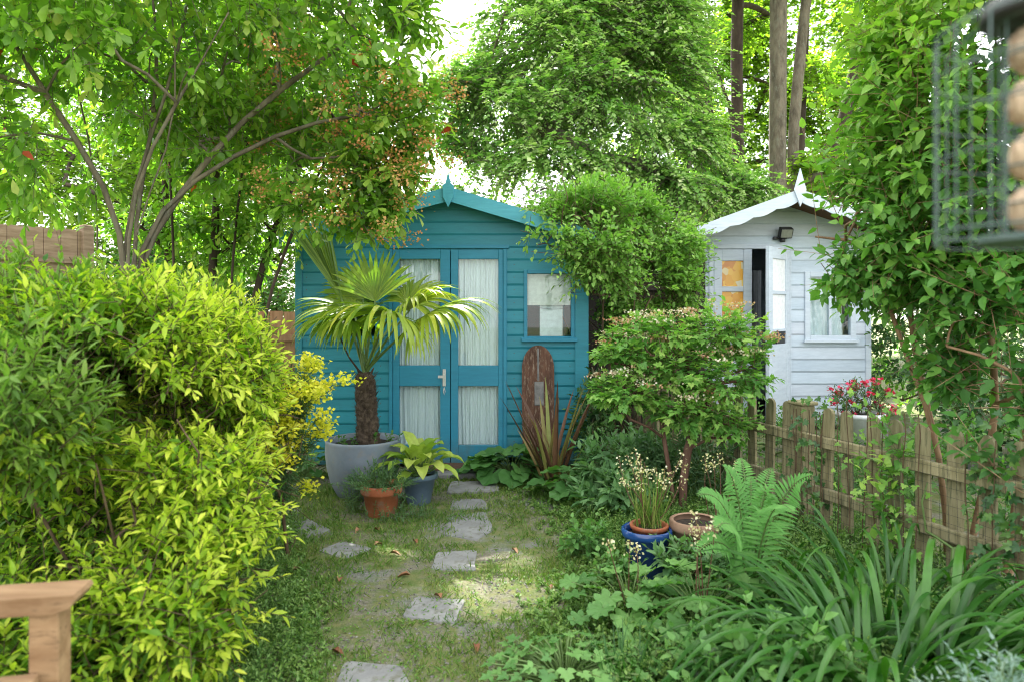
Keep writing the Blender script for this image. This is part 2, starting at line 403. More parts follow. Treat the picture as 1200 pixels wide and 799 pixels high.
M['grit'] = rough_mat('grit', (.09, .08, .065), (.34, .32, .28), 90, .9, .3, .002)
M['log'] = rough_mat('log_bark', (.10, .07, .045), (.22, .17, .12), 12, .9, .8, .01, (1, 1, 4))
M['rustwood'] = rough_mat('weathered_brown_wood', (.06, .026, .015), (.145, .065, .036), 5, .7, .5, .003, (5, 5, .8), (.30, .22, .16), 14)
M['greymetal'] = rough_mat('grey_plate', (.10, .10, .10), (.2, .19, .18), 14, .6)
M['fencewood'] = rough_mat('fence_wood', (.19, .165, .082), (.33, .29, .165), 5, .85, .4, .003, (6, 6, .8), (.095, .10, .05), 9)
M['oldfence'] = rough_mat('old_fence_wood', (.20, .13, .08), (.34, .24, .16), 4, .85, .4, .003, (1, 1, 7))
M['redfence'] = rough_mat('red_fence_wood', (.25, .12, .06), (.36, .19, .10), 4, .85, .4, .003, (6, 6, .8))
M['gapdark'] = rough_mat('gap_shade_wood', (.018, .015, .012), (.045, .036, .028), 4, .9, .4, .003, (6, 6, .8))  # near-black tone stands in for shade between the sheds
M['concrete'] = rough_mat('concrete_post', (.3, .3, .29), (.42, .42, .40), 8, .9)
M['bench'] = rough_mat('bench_wood', (.22, .125, .06), (.40, .26, .14), 3.5, .6, .35, .002, (1, 9, 9), (.17, .10, .05), 7)
M['potgrey'] = rough_mat('grey_glaze', (.14, .175, .215), (.215, .25, .29), 5, .55, .2, .003, None, (.22, .22, .22), 18, lo=.3, hi=.7)
M['potblue'] = rough_mat('blue_grey_glaze', (.11, .165, .24), (.17, .235, .31), 6, .4, .15, .002)
M['terracotta'] = rough_mat('terracotta', (.30, .085, .035), (.44, .15, .065), 7, .75, .3, .003, None, (.30, .2, .14), 16)
M['cobalt'] = rough_mat('cobalt_glaze', (.010, .045, .17), (.02, .08, .26), 6, .18, .1, .002, spec=.6)
M['tanpot'] = rough_mat('tan_clay', (.22, .13, .08), (.33, .21, .14), 8, .85)
M['whitepot'] = plain('white_pot', (.66, .68, .7), .5)
M['soil'] = rough_mat('soil', (.018, .013, .009), (.05, .036, .026), 50, .95, 1, .01)
M['bark'] = rough_mat('grey_bark', (.075, .062, .042), (.19, .16, .11), 9, .9, .9, .012, (1, 1, .35), (.17, .165, .12), 22)
M['bark_dark'] = rough_mat('brown_bark', (.035, .025, .018), (.085, .06, .042), 7, .9, .8, .012, (1, 1, .35))
M['bark_red'] = rough_mat('red_brown_bark', (.10, .05, .032), (.2, .11, .075), 18, .85, .6, .005, (1, 1, .4))
M['bark_tan'] = rough_mat('tan_bark', (.17, .10, .055), (.33, .21, .12), 12, .85, .8, .008, (1, 1, .3))
M['twig'] = rough_mat('twig', (.07, .045, .025), (.14, .095, .05), 20, .85)
M['greenstem'] = plain('green_stem', (.10, .17, .04), .6)
M['redstem'] = plain('red_stem', (.13, .06, .035), .6)
M['palmfibre'] = rough_mat('palm_fibre', (.035, .024, .016), (.13, .095, .065), 40, .95, 1, .012, (1, 1, .5))
M['feeder'] = plain('feeder_green_metal', (.05, .09, .08), .5)
M['fat'] = rough_mat('fat_ball', (.40, .27, .17), (.66, .52, .37), 60, .8, .8, .006, None, (.2, .1, .05), 90)
M['wire'] = plain('netting', (.02, .02, .02), .6)
M['orange'] = None
# leaves: real leaf colours, darkest to palest growth
M['l_gold'] = leaf_mat('golden_leaf', [(0.072, 0.182, 0.017), (0.153, 0.3, 0.021), (0.349, 0.47, 0.031), (0.595, 0.642, 0.073)], .4)
M['l_green'] = leaf_mat('mid_green_leaf', [(0.044, 0.13, 0.022), (0.072, 0.187, 0.033), (0.12, 0.26, 0.044)], .4)
M['l_willow'] = leaf_mat('narrow_leaf', [(0.084, 0.186, 0.035), (0.144, 0.256, 0.04), (0.24, 0.361, 0.059)], .4)
M['l_photinia'] = leaf_mat('glossy_leaf', [(0.087, 0.191, 0.029), (0.141, 0.281, 0.036), (0.227, 0.371, 0.051), (0.325, 0.381, 0.072)], .5, .4, .4)
M['l_red'] = leaf_mat('red_leaf', [(.30, .03, .02), (.42, .10, .03)], .4)
M['l_flowerhead'] = leaf_mat('bud_head', [(.36, .15, .05), (.46, .22, .08), (.48, .32, .12)], .3)
M['l_lime'] = leaf_mat('lime_leaf', [(0.101, 0.238, 0.058), (0.188, 0.346, 0.082), (0.322, 0.464, 0.155), (0.537, 0.584, 0.329)], .45, .5)
M['l_far'] = leaf_mat('far_leaf', [(.13, .23, .025), (.20, .32, .035), (.33, .42, .05)], .65)
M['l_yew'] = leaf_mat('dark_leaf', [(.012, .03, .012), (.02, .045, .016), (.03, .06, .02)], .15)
M['l_climb'] = leaf_mat('climber_leaf', [(0.108, 0.252, 0.046), (0.198, 0.373, 0.074), (0.326, 0.504, 0.118)], .4)
M['l_vib'] = leaf_mat('viburnum_leaf', [(0.074, 0.217, 0.043), (0.139, 0.318, 0.06), (0.231, 0.421, 0.085), (0.351, 0.478, 0.119)], .38)
M['l_vibflower'] = leaf_mat('lacecap', [(.36, .16, .09), (.46, .24, .14), (.6, .5, .38), (.72, .72, .62)], .3)
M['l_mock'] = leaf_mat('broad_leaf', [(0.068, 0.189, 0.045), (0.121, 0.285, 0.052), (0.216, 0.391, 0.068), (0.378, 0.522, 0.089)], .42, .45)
M['l_palm'] = leaf_mat('palm_leaf', [(.08, .16, .014), (.15, .25, .018), (.28, .35, .03), (.45, .44, .05)], .38, .42, .4)
M['l_hosta'] = leaf_mat('hosta_leaf', [(.18, .30, .035), (.30, .40, .06), (.42, .48, .11)], .35, .45)
M['l_rose'] = leaf_mat('grey_green_leaf', [(.05, .12, .045), (.09, .18, .07), (.14, .24, .10)], .3)
M['l_round'] = leaf_mat('round_leaf', [(.045, .14, .03), (.075, .19, .045), (.11, .25, .06)], .3, .5)
M['l_peony'] = leaf_mat('cut_leaf', [(.08, .19, .07), (.13, .26, .10), (.2, .34, .13)], .33)
M['l_scal'] = leaf_mat('scalloped_leaf', [(0.07, 0.187, 0.044), (0.114, 0.26, 0.066), (0.176, 0.343, 0.088)], .35)
M['l_ger'] = leaf_mat('geranium_leaf', [(0.07, 0.187, 0.048), (0.121, 0.27, 0.067), (0.183, 0.354, 0.097)], .35)
M['l_cover'] = leaf_mat('small_leaf', [(0.08, 0.178, 0.041), (0.144, 0.257, 0.057), (0.241, 0.355, 0.082)], .35)
M['l_lily'] = leaf_mat('strap_leaf', [(0.018, 0.089, 0.01), (0.026, 0.103, 0.013), (0.031, 0.119, 0.014), (0.041, 0.138, 0.016), (0.055, 0.166, 0.019)], .3, .38, .45)
M['l_fern'] = leaf_mat('fern_leaf', [(0.076, 0.22, 0.05), (0.111, 0.29, 0.061), (0.17, 0.37, 0.088)], .4)
M['l_phorm'] = leaf_mat('bronze_leaf', [(.09, .045, .03), (.16, .08, .045), (.24, .17, .06), (.2, .24, .06)], .2)
M['l_silver'] = leaf_mat('silver_leaf', [(.13, .22, .18), (.19, .29, .24), (.26, .35, .29)], .2, .7)
M['l_ivy'] = leaf_mat('ivy_leaf', [(.025, .085, .022), (.045, .12, .03), (.10, .2, .04)], .25, .4, .4)
M['l_grass'] = leaf_mat('grass_blade', [(0.063, 0.162, 0.02), (0.108, 0.227, 0.03), (0.198, 0.281, 0.06), (0.306, 0.313, 0.11)], .3)
M['l_yellow'] = leaf_mat('yellow_flower', [(.50, .50, .03), (.66, .62, .05), (.7, .6, .04)], .35)
M['l_cream'] = leaf_mat('cream_flower', [(.50, .42, .22), (.62, .56, .32), (.70, .68, .5)], .35)
M['l_pink'] = leaf_mat('crimson_flower', [(.42, .015, .05), (.6, .03, .10), (.7, .08, .18)], .3)
M['l_dead'] = leaf_mat('dead_leaf', [(.16, .06, .03), (.27, .12, .06), (.34, .2, .11)], .1, .7)
M['l_blue'] = leaf_mat('blue_flower', [(.18, .24, .6), (.3, .36, .72)], .3)

def curtain_mat():
    m, t, b = newmat('net_curtain_cloth')
    wv = t.nodes.new('ShaderNodeTexWave'); wv.wave_type = 'BANDS'; wv.bands_direction = 'X'; wv.inputs['Scale'].default_value = 30; wv.inputs['Distortion'].default_value = 4; wv.inputs['Detail'].default_value = 2
    tc = t.nodes.new('ShaderNodeTexCoord'); t.links.new(tc.outputs['Object'], wv.inputs['Vector'])
    t.links.new(ramp(t, [(.1, (.70, .73, .75)), (.6, (.84, .86, .87))], wv.outputs['Fac']), b.inputs['Base Color']); b.inputs['Roughness'].default_value = .9
    tr = t.nodes.new('ShaderNodeBsdfTransparent'); mx = t.nodes.new('ShaderNodeMixShader'); mx.inputs[0].default_value = .12
    t.links.new(b.outputs[0], mx.inputs[1]); t.links.new(tr.outputs[0], mx.inputs[2]); t.links.new(mx.outputs[0], t.nodes['Material Output'].inputs['Surface']); return m
M['net'] = curtain_mat()
def orange_mat():
    m, t, b = newmat('orange_leaded_glass')
    v = t.nodes.new('ShaderNodeTexVoronoi'); v.inputs['Scale'].default_value = 14; tc = t.nodes.new('ShaderNodeTexCoord'); t.links.new(tc.outputs['Object'], v.inputs['Vector'])
    sep = t.nodes.new('ShaderNodeSeparateColor'); t.links.new(v.outputs['Color'], sep.inputs[0])
    t.links.new(ramp(t, [(0, (.55, .20, .02)), (.5, (.7, .36, .03)), (.85, (.75, .5, .08)), (1, (.6, .6, .5))], sep.outputs[0]), b.inputs['Base Color']); b.inputs['Roughness'].default_value = .25; return m
M['orange'] = orange_mat()

# ------------------------------------------------------------------ setting: ground
def ground_h(x, y): return .012 * (vnoise(x, y, .45, 3) - .5) + .008 * (vnoise(x, y, .16, 4) - .5)
def ground_mat():
    m, t, b = newmat('garden_soil_and_moss')
    n1 = noise(t, 1.7, 6, .62); n2 = noise(t, 5.5, 6, .7); n3 = noise(t, 70, 4, .7); n4 = noise(t, 16, 5, .7)
    dirt = ramp(t, [(.3, (.095, .085, .062)), (.6, (.225, .21, .165))], n3)
    moss = ramp(t, [(.35, (.085, .135, .035)), (.65, (.17, .17, .07))], n4)
    gravel = ramp(t, [(.35, (.13, .13, .125)), (.65, (.26, .26, .25))], n3)
    c = mix(t, ramp(t, [(.36, (0, 0, 0)), (.54, (1, 1, 1))], n2), dirt, moss)
    c = mix(t, ramp(t, [(.54, (0, 0, 0)), (.64, (1, 1, 1))], n1), c, gravel)
    t.links.new(c, b.inputs['Base Color']); b.inputs['Roughness'].default_value = .95; b.inputs['Specular IOR Level'].default_value = .15
    bump(t, b, n3, .8, .012); return m
ax = np.concatenate([[-150, -60, -25, -12, -7], np.arange(-4, 4.01, .06), [7, 12, 25, 60, 150]])
ay = np.concatenate([[-60, -20, -6, -1], np.arange(1, 7.01, .06), [9, 14, 25, 60, 150, 300]])
X, Y = np.meshgrid(ax, ay, indexing='ij'); Z = ground_h(X, Y)
ni, nj = X.shape; i, j = np.meshgrid(np.arange(ni - 1), np.arange(nj - 1), indexing='ij'); q = i * nj + j
tag(build('ground', [(np.stack([X, Y, Z], -1).reshape(-1, 3), np.stack([q, q + nj, q + nj + 1, q + 1], -1).reshape(-1, 4), None)], ground_mat()), kind='structure')

# ------------------------------------------------------------------ blue summer house
def clad(x_rng, z0, z1, pitch, y, openings, prof=.009, groove=.018, phase=0.0):
    """lapped boards with real grooves; x_rng(z) gives the ends; openings (x0,x1,z0,z1) stay open"""
    out = []
    zb = [z0 + phase + k * pitch for k in range(-1, int((z1 - z0) / pitch) + 3)]
    for k in range(len(zb) - 1):
        a, b = max(zb[k], z0), min(zb[k + 1], z1)
        if b - a < .004: continue
        cuts = sorted({a, b} | {z for o in openings for z in (o[2], o[3]) if a < z < b} | ({a + groove} if a + groove < b else set()))
        for s in range(len(cuts) - 1):
            c0, c1 = cuts[s], cuts[s + 1]; zm = (c0 + c1) / 2
            l0, r0 = x_rng(c0); l1, r1 = x_rng(c1)
            iv = [(0, 1)]
            xs = [((o[0], o[1])) for o in openings if o[2] < zm < o[3]]
            segs = []; cur = (l0, l1)
            for (p, q_) in sorted(xs): segs.append((cur, (p, p))); cur = (q_, q_)
            segs.append((cur, (r0, r1)))
            ya = y + prof if c0 < a + groove - 1e-6 else y
            dy = lambda z: y + (prof * (1 - (z - a) / groove) if z < a + groove else 0)
            for (A, B) in segs:
                V = np.array([[A[0], dy(c0), c0], [B[0], dy(c0), c0], [B[1], dy(c1), c1], [A[1], dy(c1), c1]])
                out.append((V, np.array([[0, 1, 2, 3]]), np.array([(k * .618034) % 1])))
    return out
YB = 5.65
def X_(px, d=YB): return (px - CX) / F * d
def Z_(py, d=YB): return CH - (py - HY) / F * d
bs = thing('garden_shed', 'turquoise painted timber shed with glazed double doors and a pointed gable', 'shed', (-.55, YB, 0))
xl, xr, xa = -1.78, .62, -.51; ze, zap = 1.90, 2.235
def gable(z):
    if z <= ze: return xl, xr
    t = (z - ze) / (zap - ze); return xl + (xa - xl) * t, xr + (xa - xr) * t
dx0, dx1, dz1 = X_(456), X_(594), Z_(292)
wx0, wx1, wz0, wz1 = X_(618), X_(669), Z_(394), Z_(321)
lx0, lx1 = X_(388), X_(440)
ops = [(dx0 + .02, dx1 - .02, 0.0, dz1 - .02), (wx0, wx1, wz0, wz1), (lx0, lx1, wz0, wz1)]
build('front_wall', clad(gable, .02, zap, .104, YB, ops, phase=.02), M['teal'], bs, smooth=False)
YD = YB + 2.1
build('side_wall', boxes((xl, xl + .02, YB + .02, YD, .02, ze)), M['teal'], bs, False)
build('side_wall', boxes((xr - .02, xr, YB + .02, YD, .02, ze)), M['teal'], bs, False)
build('back_wall', prism([(xl, .02), (xr, .02), (xr, ze), (xa, zap), (xl, ze)], YD, YD + .02), M['teal'], bs, False)
build('floor_deck', boxes((xl, xr, YB + .03, YD - .01, .03, .07)), M['dark_in'], bs, False)
nl_ = []
for k in range(18):
    z = .02 + .02 + k * .104 + .07
    if z > ze - .05: break
    for x in (xl + .08, dx0 - .07, dx1 + .06, xr - .14):
        if not (z > wz0 - .09 and abs(x - (xr - .14)) < .01): nl_.append(lathe((0, 0, 0), [(0, .0012), (.0035, .0008), (.004, 0)], 8)); nl_[-1] = (np.column_stack([nl_[-1][0][:, 0] + x, YB - nl_[-1][0][:, 2], nl_[-1][0][:, 1] + z]),) + nl_[-1][1:]
tag(build('nail_heads', nl_, M['rust'], bs), kind='stuff')
# roof slabs with an overhang, felt on top
ov = .16
def slope(x0, z0, x1, z1, th, y0, y1):
    n = np.array([-(z1 - z0), x1 - x0]); n = n / np.linalg.norm(n) * th; n = n if n[1] > 0 else -n
    return prism([(x0, z0), (x1, z1), (x1 + n[0], z1 + n[1]), (x0 + n[0], z0 + n[1])], y0, y1)
sl = (zap - ze) / (xr - xa); sll = (zap - ze) / (xa - xl)
build('roof', slope(xl - .07, ze - .07 * sll + .004, xa, zap + .004, .022, YB - ov, YD + .1) + slope(xr + .06, ze - .06 * sl + .004, xa, zap + .004, .022, YB - ov, YD + .1), M['felt'], bs, False)
def barge(x0, z0, x1, z1, w, y, t=.022):
    return prism([(x0, z0), (x1, z1), (x1, z1 - w), (x0, z0 - w)], y, y + t)
yb = YB - ov - .024
build('bargeboard', barge(xl - .09, ze - .09 * sll + .045, xa - .001, zap + .045, .115, yb), M['teal_light'], bs, False)
build('bargeboard', barge(xr + .07, ze - .07 * sl + .045, xa + .001, zap + .045, .115, yb), M['teal_light'], bs, False)
fz = zap + .10
build('finial', prism([(xa, fz + .06), (xa + .022, fz - .03), (xa + .045, fz - .05), (xa + .042, fz - .14), (xa, fz - .22), (xa - .042, fz - .14), (xa - .045, fz - .05), (xa - .022, fz - .03)], yb - .022, yb - .001), M['teal_light'], bs, False)
# corner boards and door frame
build('corner_trim', boxes((xl - .012, xl + .045, YB - .014, YB + .03, .02, ze - .03, .003)), M['teal'], bs, False)
build('corner_trim', boxes((xr - .1, xr + .012, YB - .014, YB + .03, .02, ze - .03, .003)), M['teal'], bs, False)
build('door_frame', boxes((dx0, dx0 + .03, YB - .02, YB + .05, .02, dz1, .003), (dx1 - .03, dx1, YB - .02, YB + .05, .02, dz1, .003), (dx0 - .03, dx1 + .02, YB - .026, YB + .05, dz1 + .001, dz1 + .03, .003)), M['teal_door'], bs, False)
xm = X_(528)
def door(x0, x1, panes):
    """framed door leaf: stiles and rails round two openings"""
    z0, z1 = .03, dz1 - .004; (px0, px1) = panes[0][:2]; (a0, a1), (b0, b1) = panes[0][2:], panes[1][2:]
    y0, y1 = YB - .012, YB + .03
    return boxes((x0, px0, y0, y1, z0, z1, .003), (px1, x1, y0, y1, z0, z1, .003), (px0, px1, y0 + .002, y1, z0, b0, .003), (px0, px1, y0 + .002, y1, b1, a0, .003), (px0, px1, y0 + .002, y1, a1, z1, .003))
def paneset(par, x0, x1, z0, z1, y):
    g = build('pane', boxes((x0 - .004, x1 + .004, y, y + .004, z0 - .004, z1 + .004)), M['glass'], par, False)
    return g
UPZ = (Z_(428), Z_(304)); LOZ = (Z_(521), Z_(452))
for (x0, x1, pa, pb, lab) in ((dx0 + .032, xm - .003, X_(468), X_(516), None), (xm + .003, dx1 - .032, X_(537), X_(584), None)):
    d = build('door', door(x0, x1, [(pa, pb, *UPZ), (pa, pb, *LOZ)]), M['teal_door'], bs, False)
    paneset(d, pa, pb, *UPZ, YB + .012); paneset(d, pa, pb, *LOZ, YB + .012)
lk = X_(521)
build('latch', boxes((lk - .014, lk + .012, YB - .022, YB - .0125, Z_(452), Z_(432), .002), (lk - .05, lk + .012, YB - .05, YB - .043, Z_(442), Z_(439)), (lk - .006, lk + .006, YB - .046, YB - .02, Z_(443), Z_(438))) + [tube([(lk, YB - .03, Z_(453)), (lk + .008, YB - .03, Z_(458)), (lk, YB - .03, Z_(462)), (lk - .008, YB - .03, Z_(458)), (lk, YB - .03, Z_(453))], .003, 6)], M['metal'], bs, False)
def window(par, x0, x1, z0, z1, y, m, sill=.03, fw=.03):
    f = build('window', boxes((x0 - fw, x0, y - .016, y + .04, z0 - fw, z1 + fw, .003), (x1, x1 + fw, y - .016, y + .04, z0 - fw, z1 + fw, .003), (x0, x1, y - .015, y + .04, z1, z1 + fw, .003), (x0, x1, y - .015, y + .04, z0 - fw, z0, .003)), m, par, False)
    build('sill', boxes((x0 - fw - .02, x1 + fw + .02, y - .045, y - .0165, z0 - fw - .015, z0 - fw + .018, .003)), m, f, False)
    paneset(f, x0, x1, z0, z1, y + .015); return f
window(bs, wx0, wx1, wz0, wz1, YB, M['teal_door']); window(bs, lx0, lx1, wz0, wz1, YB, M['teal_door'])

def curtain(x0, x1, z0, z1, y, seed, waves=13, amp=.006, gather=0):
    rng = np.random.default_rng(seed); nx, nz = 90, 14; u = np.linspace(0, 1, nx); s = np.linspace(0, 1, nz)
    U, S = np.meshgrid(u, s, indexing='ij')
    ph = 2 * math.pi * waves * U + 1.2 * np.sin(5 * U + seed) + .5 * S
    yy = y + sum(amp * rng.uniform(.25, .8) * np.sin(2 * math.pi * f_ * U + rng.random() * 6 + rng.uniform(-.6, .6) * S + 1.4 * np.sin(U * rng.uniform(3, 9) + seed)) for f_ in rng.uniform(4, waves * 1.7, 8))
    xx = x0 + (x1 - x0) * U + .004 * np.sin(4 * S + 9 * U); zz = z0 + (z1 - z0) * S
    i, j = np.meshgrid(np.arange(nx - 1), np.arange(nz - 1), indexing='ij'); q = i * nz + j
    return (np.stack([xx, yy, zz], -1).reshape(-1, 3), np.stack([q, q + nz, q + nz + 1, q + 1], -1).reshape(-1, 4), None)
g_ = 'net curtains behind the shed doors'
for (a, b, zz, sd, lab) in ((468, 516, UPZ, 1, 'pleated net curtain behind the tall pane of the door with the latch'), (537, 584, UPZ, 2, 'pleated net curtain behind the tall pane of the right turquoise door'),
                            (468, 516, LOZ, 3, 'gathered net curtain behind the low pane of the door with the latch'), (537, 584, LOZ, 4, 'gathered net curtain behind the low pane of the right turquoise door')):
    tag(build('net_curtain', [curtain(X_(a) - .03, X_(b) + .03, zz[0] - .02, zz[1] + .03, YB + .06, sd)], M['net']), lab, 'curtain', g_)
o = thing('roller_blind', 'cream blind pulled halfway down behind the small shed window', 'blind', ((wx0 + wx1) / 2, YB + .05, wz1))
build('cloth', boxes((wx0 - .01, wx1 + .01, YB + .05, YB + .053, Z_(356), wz1 + .01)), M['blind'], o, False)
build('hem_bar', boxes((wx0 - .01, wx1 + .01, YB + .044, YB + .049, Z_(358), Z_(354), .001)), M['blind'], o, False)
build('cord', [tube([(wx0 + (wx1 - wx0) * u, YB + .03, Z_(359) - .07 * 4 * (u - .15) * (1.05 - u) * .45) for u in np.linspace(.12, .95, 12)], .0015, 4)], M['black'], o)
tag(build('paper_sheet', boxes((X_(633), X_(660), YB + .07, YB + .072, wz0 - .01, Z_(352))), M['paper'], None, False), 'white sheet standing behind the small shed window under the blind', 'paper')

# board leaning on the shed, on a log
bd = thing('wooden_board', 'brown weathered arch-topped board leaning on the turquoise shed', 'board', (X_(631, 5.5), 5.5, .14))
c0 = np.array([X_(631, 5.5), 5.5, Z_(531, 5.5)]); hw = .132; hh = Z_(404, 5.5) - c0[2]
pl = [(-hw * .96, 0), (hw * .98, 0), (hw, hh * .6)] + [(hw * math.cos(a), hh - .19 + .19 * math.sin(a)) for a in np.linspace(.1, math.pi - .1, 14)] + [(-hw, hh * .55)]
Mx = Matrix.Translation(Vector(c0)) @ Matrix.Rotation(R(-7), 4, 'X')
build('panel', xf(prism(pl, 0, .035), Mx), M['rustwood'], bd, False)
build('plate', xf(boxes((-.03, .045, -.006, -.001, hh * .44, hh * .66, .002)), Mx), M['greymetal'], bd, False)
build('strip', xf(boxes((-.006, .008, -.005, -.001, hh * .67, hh * .97)), Mx), M['greymetal'], bd, False)
tag(build('log', [lathe((0, 0, 0), [(.0, -.14), (.075, -.14), (.082, -.05), (.078, .06), (.08, .14), (0, .14)], 18)], M['log']), 'short cut log holding up the brown arch-topped board', 'log')
lg = bpy.data.objects['log']; lg.location = (c0[0] + .02, 5.42, .075); lg.rotation_euler = (0, R(90), R(12))
# bring it into the shape the board stands on
tag(build('doorstep', [*xf(boxes((-.31, .31, -.14, .14, -.01, .045, .01)), rotz(.03))], M['stone'], None, False), 'grey stone doorstep below the turquoise doors', 'step').location = (X_(557), 5.36, 0)
dm = build('doormat', boxes((-.30, .24, -.11, .11, 0, .014, .004)), M['mat'], None, False); dm.location = (X_(545), 5.44, .046); dm.rotation_euler = (0, 0, .02)
tag(dm, 'brown coir doormat on the step by the doors', 'doormat')

# ------------------------------------------------------------------ white shed beyond the fence
YW = 7.5
def Xw(px): return X_(px, YW)
def Zw(py): return Z_(py, YW)
ws = thing('garden_shed', 'white painted shed with scalloped bargeboards and an open door beyond the picket fence', 'shed', (3.0, YW, 0))
wl, wr, wa = 2.06, 3.93, 2.94; wze, wzap = 2.17, 2.49
def wgable(z):
    if z <= wze: return wl, wr
    t = (z - wze) / (wzap - wze); return wl + (wa - wl) * t, wr + (wa - wr) * t
vx0, vx1, vz0, vz1 = Xw(949), Xw(996), Zw(393), Zw(325)
ox0, ox1, oz1 = Xw(836), Xw(921), Zw(292)
build('front_wall', clad(wgable, .05, wzap, .135, YW, [(ox0, ox1, .05, oz1), (vx0, vx1, vz0, vz1)], phase=.04), M['white'], ws, False)
build('side_wall', boxes((wl, wl + .02, YW + .02, YW + 2, .05, wze)), M['white'], ws, False)
build('side_wall', boxes((wr - .02, wr, YW + .02, YW + 2, .05, wze)), M['white'], ws, False)
build('back_wall', prism([(wl, .05), (wr, .05), (wr, wze), (wa, wzap), (wl, wze)], YW + 2, YW + 2.02), M['white'], ws, False)
build('floor_deck', boxes((wl, wr, YW + .03, YW + 1.99, .02, .09)), M['dark_in'], ws, False)
wo = .5
s1 = (wzap - wze) / (wa - wl); s2 = (wzap - wze) / (wr - wa)
build('roof', slope(wl - .16, wze - .16 * s1 + .004, wa, wzap + .004, .03, YW - wo, YW + 2.1) + slope(wr + .16, wze - .16 * s2 + .004, wa, wzap + .004, .03, YW - wo, YW + 2.1), M['felt'], ws, False)
build('soffit', slope(wl - .1, wze - .1 * s1 - .016, wa - .02, wzap - .02, .012, YW - wo + .01, YW - .004) + slope(wr + .1, wze - .1 * s2 - .016, wa + .02, wzap - .02, .012, YW - wo + .01, YW - .004), M['soffit'], ws, False)
def scallop(x0, z0, x1, z1, w, y, n=5):
    k = 40; u = np.linspace(0, 1, k + 1); top = [(x0 + (x1 - x0) * a, z0 + (z1 - z0) * a) for a in u]
    bot = [(x0 + (x1 - x0) * a, z0 + (z1 - z0) * a - w + .022 * (1 - abs(math.sin(math.pi * n * a)))) for a in u[::-1]]
    out = []
    for a in range(k):
        out += prism([top[a], top[a + 1], bot[k - a - 1], bot[k - a]], y, y + .02)
    return out
yw = YW - wo - .022
build('bargeboard', scallop(wl - .3, wze - .3 * s1 + .05, wa, wzap + .05, .14, yw), M['white_trim'], ws, False)
build('bargeboard', scallop(wr + .2, wze - .2 * s2 + .05, wa, wzap + .05, .14, yw), M['white_trim'], ws, False)
fz = wzap + .06
build('finial', prism([(wa, fz + .2), (wa + .06, fz - .02), (wa, fz - .19), (wa - .06, fz - .02)], yw - .024, yw - .002), M['white_trim'], ws, False)
build('corner_trim', boxes((wr - .05, wr + .012, YW - .014, YW + .03, .05, wze - .03, .003)), M['white_trim'], ws, False)
build('door_frame', boxes((ox0 - .05, ox0, YW - .018, YW + .05, .05, oz1 + .05, .003), (ox1, ox1 + .055, YW - .018, YW + .05, .05, oz1 + .05, .003), (ox0, ox1, YW - .017, YW + .05, oz1, oz1 + .05, .003)), M['white_trim'], ws, False)
# the closed leaf with orange glass
cx0, cx1 = ox0 + .005, Xw(881)
d = build('door', boxes((cx0, Xw(846), YW - .01, YW + .03, .1, oz1 - .005, .003), (Xw(871), cx1, YW - .01, YW + .03, .1, oz1 - .005, .003), (Xw(846), Xw(871), YW - .008, YW + .03, .1, Zw(375), .003), (Xw(846), Xw(871), YW - .008, YW + .03, Zw(306), oz1 - .005, .003), (Xw(846), Xw(871), YW - .006, YW + .03, Zw(342), Zw(336), .003)), M['white_trim'], ws, False, 'white door leaf with orange patterned glass')
build('pane', boxes((Xw(845), Xw(872), YW + .01, YW + .014, Zw(376), Zw(305))), M['orange'], d, False)
# the open leaf, swung outwards
lw_ = .53; H = Matrix.Translation(Vector((ox1 - .005, YW - .02, 0))) @ Matrix.Rotation(R(180 + 46), 4, 'Z')
def leafbox(*a): return xf(boxes(*a), H)
zt, zm_, zb_ = Zw(306), Zw(388), Zw(402)
d = build('door', leafbox((0, .09, 0, .04, .1, oz1 - .01, .003), (lw_ - .09, lw_, 0, .04, .1, oz1 - .01, .003), (.09, lw_ - .09, .002, .038, .1, zb_, .003), (.09, lw_ - .09, .002, .038, zt, oz1 - .01, .003), (.09, lw_ - .09, .002, .038, zm_, zm_ + .03, .003), (.09, lw_ - .09, .002, .038, Zw(346), Zw(342), .002)), M['white_trim'], ws, False, 'open white glazed door leaf')
build('pane', leafbox((.088, lw_ - .088, .018, .022, zm_ + .028, zt + .002)), M['paper'], d, False)
build('pane', leafbox((.088, lw_ - .088, .018, .022, zb_ - .002, zm_ + .002)), M['black'], d, False)
build('knob', [tube(xf((np.array([[lw_ - .05, .04, .98], [lw_ - .05, .075, .98], [lw_ - .05, .08, .98], [lw_ - .05, .1, .98], [lw_ - .05, .104, .98]]), np.zeros((0, 3), int)), H)[0][0], [.008, .008, .022, .024, .004], 12)] + [tube(xf((np.array([[lw_ - .05, -.0, .98], [lw_ - .05, -.035, .98], [lw_ - .05, -.04, .98], [lw_ - .05, -.06, .98], [lw_ - .05, -.064, .98]]), np.zeros((0, 3), int)), H)[0][0], [.008, .008, .022, .024, .004], 12)], M['black'], d)
tag(build('grey_sheet', [curtain(Xw(886) , Xw(897), .7, 1.75, YW + .12, 9, 3, .02)], M['hung_sheet']), 'plain grey sheet added just inside the open door of the white shed', 'hung_sheet')  # grey sheet put in so the dim doorway reads lighter
f = build('window', boxes((vx0 - .06, vx0, YW - .02, YW + .04, vz0 - .06, vz1 + .06, .004), (vx1, vx1 + .06, YW - .02, YW + .04, vz0 - .06, vz1 + .06, .004), (vx0, vx1, YW - .019, YW + .04, vz1, vz1 + .06, .004), (vx0, vx1, YW - .019, YW + .04, vz0 - .06, vz0, .004), ((vx0 + vx1) / 2 - .015, (vx0 + vx1) / 2 + .015, YW - .012, YW + .03, vz0, vz1, .003), (vx0, vx1, YW - .01, YW + .028, vz0 + .40, vz0 + .42, .003)), M['white_trim'], ws, False)
paneset(f, vx0, vx1, vz0, vz1, YW + .012)
